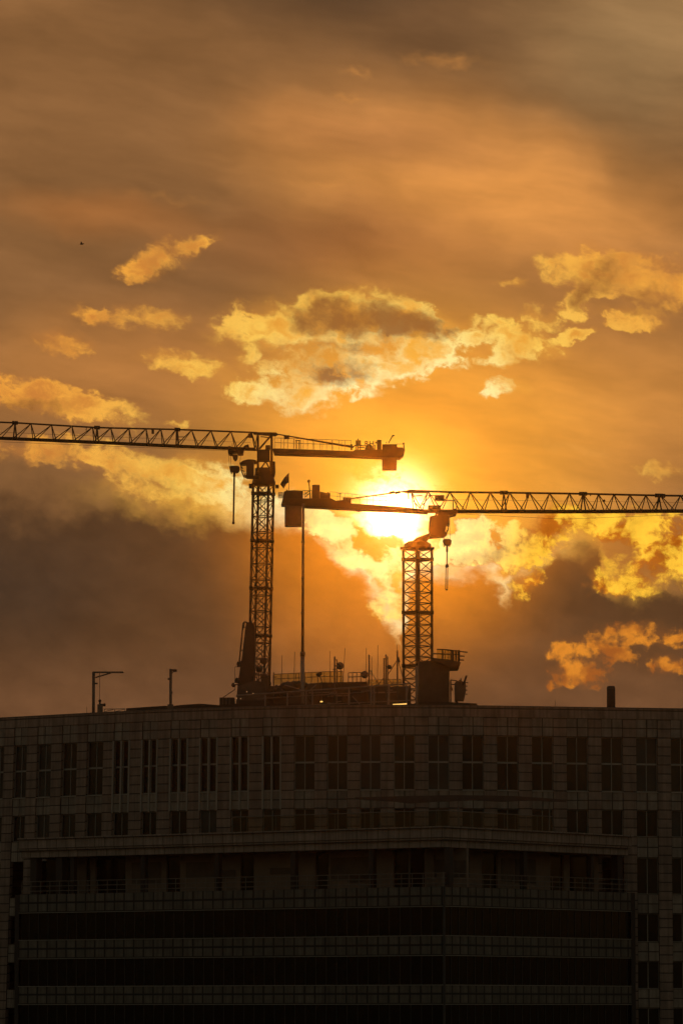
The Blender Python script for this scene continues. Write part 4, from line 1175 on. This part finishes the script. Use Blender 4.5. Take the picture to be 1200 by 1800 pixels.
# squat dark chimney on the right
t = stand('chimney', 'squat dark round flue, alone on the bare right end of the roof', 'chimney', 1073, 396)
s = MB(); c = at(1073, 1206, 396); H_ = c.z - ROOFZ; k = 396 / F
s.lathe((c.x, 396, ROOFZ), [(7.7 * k, 0), (7.4 * k, H_ - 3 * k), (6.2 * k, H_ - .4 * k), (5.6 * k, H_)], 20); s.build('flue', M['roofdark'], t)
s = MB(); s.lathe((c.x, 396, ROOFZ + H_ - 5.2 * k), [(7.9 * k, 0), (7.9 * k, 1.0 * k)], 20); s.build('band', M['roofsteel'], t)

# ---- plant room with its screens
t = stand('plant_room', 'long brown rooftop plant room behind the pipe truss, between the crane masts', 'plant room', 600, 404)
s = MB(); roofpoly(s, [(455, 1207), (520, 1203), (562, 1200), (645, 1198), (646, 1207), (722, 1206)], 404, 10); s.build('wall', M['roofmid'], t)
s = MB(); roofbox(s, 562, 645, 1199.5, 403.6, .3); s.build('dark_screen', M['roofdark'], t)
s = MB()
for x0, x1, y in ((540, 592, 1218), (575, 612, 1224), (480, 520, 1226), (650, 700, 1218), (590, 600, 1234)):
    s.pbar(x0, y, x1, y - 1.2, 403.4, .06)
s.build('cable_tray', M['pipe'], t)
railing(t, [(480, 1204), (520, 1202), (536, 1201), (570, 1199.5), (602, 1199)], 404.3, .95, .03, 3, True)
railing(t, [(612, 1199.5), (634, 1198.5)], 404.2, .85, .04, 3)
railing(t, [(646, 1207), (705, 1206)], 404.2, .6, .025, 4, True)
# ventilation and hose bundles along its front
rr = random.Random(11)
t2 = stand('duct_bundle', 'heap of ducts and hoses before the plant room, left of the telescopic pole', 'ducts', 500, 400)
s = MB()
for i in range(16):
    x = 478 + rr.random() * 60; y = 1204 + rr.random() * 16; s.pbar(x, y, x + rr.uniform(-14, 14), y + rr.uniform(4, 18), 400 + rr.random(), rr.uniform(.07, .2), 8)
for i in range(9):
    x = 500 + rr.random() * 30; s.ball(at(x, 1200 + rr.random() * 8, 400.5), .3 + rr.random() * .3, 1.3, 1, .7)
roofbox(s, 470, 542, 1212, 400.4, 2.0); s.build('duct', M['roofmid'], t2)
# ---- pipe truss in front
t = stand('pipe_truss', 'long pale pipe truss running along the front of the plant room', 'truss', 570, 394)
s = MB(); YT = 394.0
s.pbar(415, 1223, 720, 1201.5, YT, .075, 8); s.pbar(450, 1244, 720, 1231, YT + .4, .05, 8); s.pbar(450, 1228.5, 640, 1217, YT + .6, .045, 8); s.build('rail', M['pipe'], t)
for x, y in ((466, 1220), (505, 1217), (538, 1214), (549, 1213.5), (613, 1209.5), (652, 1206.5), (657, 1206.5), (683, 1204.5), (714, 1202.5)):
    s = MB(); foot(s, x, YT, y, .085 if x > 600 else .06); s.build('post', M['pipe'], t)
for a, b in (((619, 1224), (632, 1238)), ((545, 1213), (556, 1203)), ((592, 1219), (592, 1236)), ((578, 1219), (592, 1219)), ((500, 1204), (540, 1216)), ((575, 1236), (592, 1237)), ((610, 1241), (652, 1239)), ((684, 1206), (680, 1240)), ((718, 1206), (714, 1225)), ((634, 1215), (657, 1214.5)), ((680, 1213.5), (690, 1213))):
    s = MB(); s.pbar(*a, *b, YT + .1, .05); s.build('brace', M['pipe'], t)
# low box at the left end
t = stand('roof_box', 'low louvred box at the left end of the pipe truss', 'equipment box', 400, 396)
s = MB(); roofbox(s, 386, 412, 1226, 396, 3.0); s.build('housing', M['roofdark'], t)
s = MB()
for x in (390, 396, 402): s.pbox(x, 1228, x + 3, 1238, 395.9, .1)
s.build('louvre', M['roofsteel'], t)
s = MB(); s.pbar(392, 1226, 413, 1212, 396.5, .035); s.pbar(413, 1212, 413, 1172, 396.5, .02); s.pbar(413, 1172, 417, 1172, 396.5, .02); s.build('stay', M['roofsteel'], t)
t = stand('service_deck', 'dark stepped service deck on the roof edge below the folded boom', 'deck', 430, 395)
s = MB(); roofbox(s, 412, 735, 1237, 396.8, 1.5); roofbox(s, 420, 470, 1231, 397, 2.5); s.build('deck', M['roofdark'], t)
# ---- folded dark boom leaning at the left mast
t = stand('folded_boom', 'tall dark folded boom tapering upward, leaning beside the left crane mast', 'folded boom', 435, 399)
s = MB(); YB = 399.0
s.poly([(437.5, 1093.5), (447, 1094.5), (449, 1150), (446, 1190), (444, 1250), (414, 1250), (418, 1200), (426, 1150), (431, 1105), (433, 1094)], YB, 1.5); s.build('boom', M['roofdark'], t, .05)
s = MB(); s.pbar(434, 1094, 430, 1093.2, YB + .5, .07); s.pbar(430, 1093.2, 427.5, 1096, YB + .5, .07); s.pbar(427.5, 1096, 420.5, 1165, YB + .5, .07, 8); s.pbar(433, 1103, 428, 1103, YB + .5, .05); s.pbar(427, 1143, 424, 1143, YB + .5, .05); s.pbar(430, 1096, 428.5, 1104, YB + .5, .04); s.build('hydraulic_pipe', M['roofsteel'], t)
for x, y, r, bx in ((421, 1167, .27, (417, 1164, 428, 1172)), (417, 1196, .25, (413, 1193, 424, 1200))):
    s = MB(); s.ball(at(x, y, YB), r, 1, .8, 1); s.pbox(*bx, YB - .15, .6); s.build('joint', M['roofdark'], t)
s = MB(); s.poly([(418, 1206), (448, 1196), (466, 1200), (470, 1250), (414, 1250)], YB - .6, 1.2); s.build('base', M['roofmid'], t)
s = MB(); s.lathe(at(410.8, 1204, YB - .4), [(.05, -.2), (.2, -.12), (.2, .1), (.05, .18)], 14, 'X'); s.pbar(411, 1204, 419, 1203, YB - .3, .05); hl = s.build('work_lamp', M['roofdark'], t)
s = MB(); s.ball(at(413, 1201.5, YB - .6), .055); sub(s, 'glint_ball', M['glint'], hl)  # glint on the housing, given a glow of its own
s = MB()
for x, y in ((419, 1222), (416, 1227.5), (434, 1216), (445, 1219), (436, 1234), (443.5, 1232), (444, 1237), (423, 1228)): s.ball(at(x, y, 398.0), .05)
bl = s.build('glint_dot', M['glint'], t)  # scattered glints put in as self-glowing dots
# ---- telescopic pole
t = stand('telescopic_pole', 'tall thin telescopic pole in three tapering sections, rising behind the hanging counterweight', 'pole', 531, 400)
YP = 400.0
t.location = (at(531.5, 1240, YP).x, YP, ROOFZ)
s = MB(); foot(s, 531.6, YP, 1150, .185, 12); s.build('lower_section', M['pipe'], t)
s = MB(); s.pbar(531.8, 1154, 531.9, 1146, YP, .225, 12); s.pbar(532, 1079, 532, 1076, YP, .16, 12); s.pbar(532.3, 1018, 532.3, 1015, YP, .16, 12); s.pbar(532.5, 954, 532.5, 951, YP, .16, 12); s.build('collar', M['roofsteel'], t)
s = MB(); s.pbar(531.8, 1150, 532.9, 885, YP, .135, 12, None, .115); s.build('upper_section', M['roofsteel'], t)

# ---- antennas
def whip(label, px, y, px0=None, Y=402.0, r=.022):
    t = stand('whip_antenna', label, 'antenna', px0 or px, Y, 'thin whip antennas on the plant room')
    s = MB(); a = rz(px0 or px, Y); b = at(px, y, Y); mid = a.lerp(b, .55)
    s.bar(a, mid, r * 1.6, 6); s.bar(mid, b, r, 6); s.build('rod', M['rope'], t)
whip('thin whip antenna standing left of the telescopic pole, the more left and upright of two', 495.5, 1152)
whip('thin slightly tilted whip antenna just left of the telescopic pole', 518, 1146, 514)
whip('thin upright whip antenna left of the lattice pole carrying a round dish', 579.5, 1144)
whip('thin whip antenna tilting right above the round dish', 606, 1139, 599)
whip('thin whip antenna left of the pole with the low dish, tallest of that pair', 643.5, 1139)
whip('thin whip antenna halfway between the low dish pole and the twin post', 664, 1134, 662)
whip('short thin whip antenna right behind the low dish pole', 653, 1154)
whip('hair thin short rod on the bare right part of the roof', 975, 1231, None, 394, .016)
whip('hair thin short rod on the roof edge left of the davit', 153, 1242, None, 399, .016)
whip('hair thin rod rising above the mast with diagonal stays', 697.5, 1133, None, 402, .016)

def dish(mb, px, py, Y, r):
    mb.lathe(at(px, py, Y), [(.02, .28 * r), (r * .55, .22 * r), (r, 0), (r, -.12), (r * .9, -.2), (.02, -.2)], 22, 'Y')
def mast_pole(label, px, y, r, dishes, extra=None, Y=401.0, cat='antenna mast', name='antenna_mast'):
    t = stand(name, label, cat, px, Y, 'antenna masts on the plant room')
    s = MB(); foot(s, px, Y, y, r)
    if extra:
        for a, b, q in extra: s.pbar(*a, *b, Y, q)
    s.build('pole', M['roofsteel'], t)
    for x, yy, rr_ in dishes:
        s = MB(); dish(s, x, yy, Y - .35, rr_); s.pbar(px, yy, x, yy, Y, .06); s.build('dish', M['dish'], t)
    return t
mast_pole('dark antenna mast with a round dish high on its right side', 588, 1154, .075, [(597.5, 1170.5, .33)], [((592, 1159), (592, 1205), .05), ((586, 1176), (593, 1176), .04), ((586.5, 1160), (593, 1160), .04), ((599, 1177), (599, 1206), .04), ((585, 1177), (590, 1177), .05)])
mast_pole('single antenna pole with a round dish low on its left side', 648.5, 1151, .07, [(640.5, 1186, .33)], [((646, 1184), (651, 1184), .06), ((650, 1178), (668, 1206), .03), ((653, 1178), (653, 1206), .04)])
mast_pole('twin post antenna mast with a small dish on its right', 678, 1150.5, .075, [(684.3, 1172.5, .2)], [((674.5, 1157), (674.5, 1206), .06), ((681, 1154), (681, 1206), .05), ((673, 1158), (682, 1158), .04), ((681, 1172), (686, 1172), .05), ((675, 1190), (663, 1206), .03), ((680, 1191), (690, 1203), .03)])
mast_pole('slim antenna mast with diagonal stays and small boxes near its top', 698, 1143.5, .075, [], [((698, 1160), (680, 1188), .035), ((699, 1160), (708, 1192), .035), ((699.5, 1155), (701.5, 1164), .08), ((696, 1163), (700, 1163), .05)])
mast_pole('short pole with a round dish seen through the foot of the left mast', 463.5, 1160, .06, [(463, 1161.5, .32)], [((472, 1160), (472, 1206), .05), ((464, 1160), (475, 1160), .05)], 403)
mast_pole('stub pole with a round dish right of the folded boom', 455, 1174, .05, [(455.5, 1176.5, .3)], [((452, 1178), (452, 1206), .03), ((459, 1178), (459, 1206), .03)], 402)
t = stand('floodlight', 'small floodlight head on a bent stand behind the railing net', 'floodlight', 560, 401.5)
s = MB(); foot(s, 565, 401.5, 1196, .04); s.pbar(565, 1196, 560, 1184, 401.5, .04); s.build('stand', M['roofsteel'], t)
s = MB(); s.poly([(555, 1184), (565, 1181), (566, 1185), (562, 1189), (556, 1188)], 401.4, .3); s.build('lamp_head', M['roofdark'], t)
t = stand('ventilator', 'rounded dark ventilator at the foot of the left crane mast', 'ventilator', 465, 401)
s = MB(); roofbox(s, 459, 471, 1192, 401, 1.2); s.ball(at(465, 1190, 401.5), .38, 1, 1, .9); s.build('housing', M['roofmid'], t)
# thin frame uprights along the roof, left of the pole
t = stand('scaffold_post', 'thin upright scaffold post right of the left crane mast', 'scaffold post', 481, 399)
s = MB(); foot(s, 481, 399, 1181.5, .05); s.pbar(481, 1190, 486, 1190, 399, .04); s.build('post', M['roofsteel'], t)

# ---- lift machine house with a platform at the right mast
t = stand('machine_house', 'brown machine house block with a railed platform cantilevered to the right', 'machine house', 765, 404)
YM = 404.0
s = MB(); roofpoly(s, [(735.5, 1162), (757, 1161), (758, 1157), (789.5, 1160.5)], YM, 7); s.build('wall', M['roofmid'], t, .03)
s = MB(); s.poly([(757, 1156), (790, 1159.5), (809.5, 1164), (807, 1171), (788, 1172), (757, 1160)], YM - .8, 5.5); s.build('platform', M['roofdark'], t)
pr = MB()
for x0, y0, x1, y1 in ((767, 1141.5, 778, 1141.5), (778, 1141.5, 807, 1144.5), (760, 1149, 808, 1150.5), (806, 1145, 821, 1146.5), (808, 1153, 816, 1153.5), (808, 1160, 815, 1160.5)): pr.pbar(x0, y0, x1, y1, YM - .7, .055)
for x in (777.5, 793, 796, 801, 806.5): pr.pbar(x, 1142.5, x, 1162, YM - .7, .075)
for x in (782, 787, 790): pr.pbar(x, 1143, x, 1162, YM - .4, .03)
po = pr.build('platform_railing', M['roofdark'], t)
nn = MB(); nn.face([at(767, 1158, YM - .6), at(806, 1162, YM - .6), at(806, 1144.5, YM - .6), at(767, 1142, YM - .6)]); sub(nn, 'safety_net', M['net'], po)
s = MB()
for x in (805, 806): s.pbar(x, 1144, x, 1164, YM + 2, .06)
s.build('rear_post', M['roofdark'], t)
t = stand('work_basket', 'small dark work basket with stubby antennas at the right of the machine house', 'work basket', 808, 402)
s = MB(); s.poly([(799, 1200), (803, 1196.5), (818, 1199), (818.5, 1215), (815, 1231), (799, 1231)], 402, 1.6); bk = s.build('basket', M['roofmid'], t, .03)
s = MB()
for a, b in (((814, 1204), (819.5, 1187.5)), ((802, 1196), (802, 1200)), ((809.5, 1192), (809.5, 1202)), ((806, 1195), (813, 1199)), ((791, 1195), (802, 1196.5)), ((818, 1200), (822, 1200)), ((818, 1206), (821, 1206)), ((818, 1213), (821, 1213)), ((818, 1220), (821, 1220.5))): s.pbar(*a, *b, 401.8, .09 if a[0] == 814 else .045)
s.build('rail', M['roofdark'], t)
s = MB(); foot(s, 802, 402.3, 1200, .13); foot(s, 791.5, 402.3, 1196, .07); s.pbar(791, 1203, 799, 1203, 402.3, .05); s.pbar(795, 1214, 792, 1207, 402.3, .06); s.build('support', M['roofdark'], t)
t = stand('roof_shed', 'flat dark roof slab at the right of the machine house', 'roof shed', 800, 399, 'low sheds on the roof edge')
s = MB(); roofpoly(s, [(735, 1233), (790, 1234), (838, 1236.5)], 399, 4); s.build('wall', M['roofdark'], t)
# tall pale post in front of the right mast
t = stand('scaffold_post', 'pale upright pipe in front of the right crane mast', 'scaffold post', 731, 393.5)
s = MB(); foot(s, 731.5, 393.5, 1170, .085); s.build('post', M['pipe'], t)
# sun glints at the roof edge, added as two self-glowing shapes on brackets
t = stand('round_glint', 'small yellow glowing ball as a sun glint on the roof edge below the dish mast', 'sun_glint', 565, 395)
s = MB(); foot(s, 565, 395, 1236, .05); s.pbox(560, 1232, 570, 1236.5, 395.1, .2); b_ = s.build('bracket', M['roofdark'], t)
s = MB(); s.ball(at(564.8, 1233.3, 395), .09, 1.5, 1, .7); s.build('glint_ball', M['sun_glint'], t)
t = stand('strip_glint', 'thin glowing bar as a sun glint on the roof edge left of the right mast', 'sun_glint', 702, 394)
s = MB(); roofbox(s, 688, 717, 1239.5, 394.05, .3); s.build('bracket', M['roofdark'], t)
s = MB(); s.pbar(690, 1238.6, 714.5, 1237.2, 393.9, .055, 8); s.build('glint_bar', M['sun_glint'], t)

# ------------------------------------------------------------------ evening haze
hz = MB(); hz.hexa([(-160, -40, -1), (160, -40, -1), (160, 520, -1), (-160, 520, -1), (-160, -40, 112), (160, -40, 112), (160, 520, 112), (-160, 520, 112)])
hm = bpy.data.materials.new('haze_air'); hm.use_nodes = True
ht = hm.node_tree; ht.nodes.clear()
pv = ht.nodes.new('ShaderNodeVolumePrincipled')
pv.inputs['Color'].default_value = (.75, .62, .45, 1)
pv.inputs['Density'].default_value = 1.2e-4
pv.inputs['Anisotropy'].default_value = .988
oo = ht.nodes.new('ShaderNodeOutputMaterial'); ht.links.new(pv.outputs[0], oo.inputs['Volume'])
ho = hz.build('haze', hm, loc=Vector((0, 0, 0))); ho['kind'] = 'stuff'
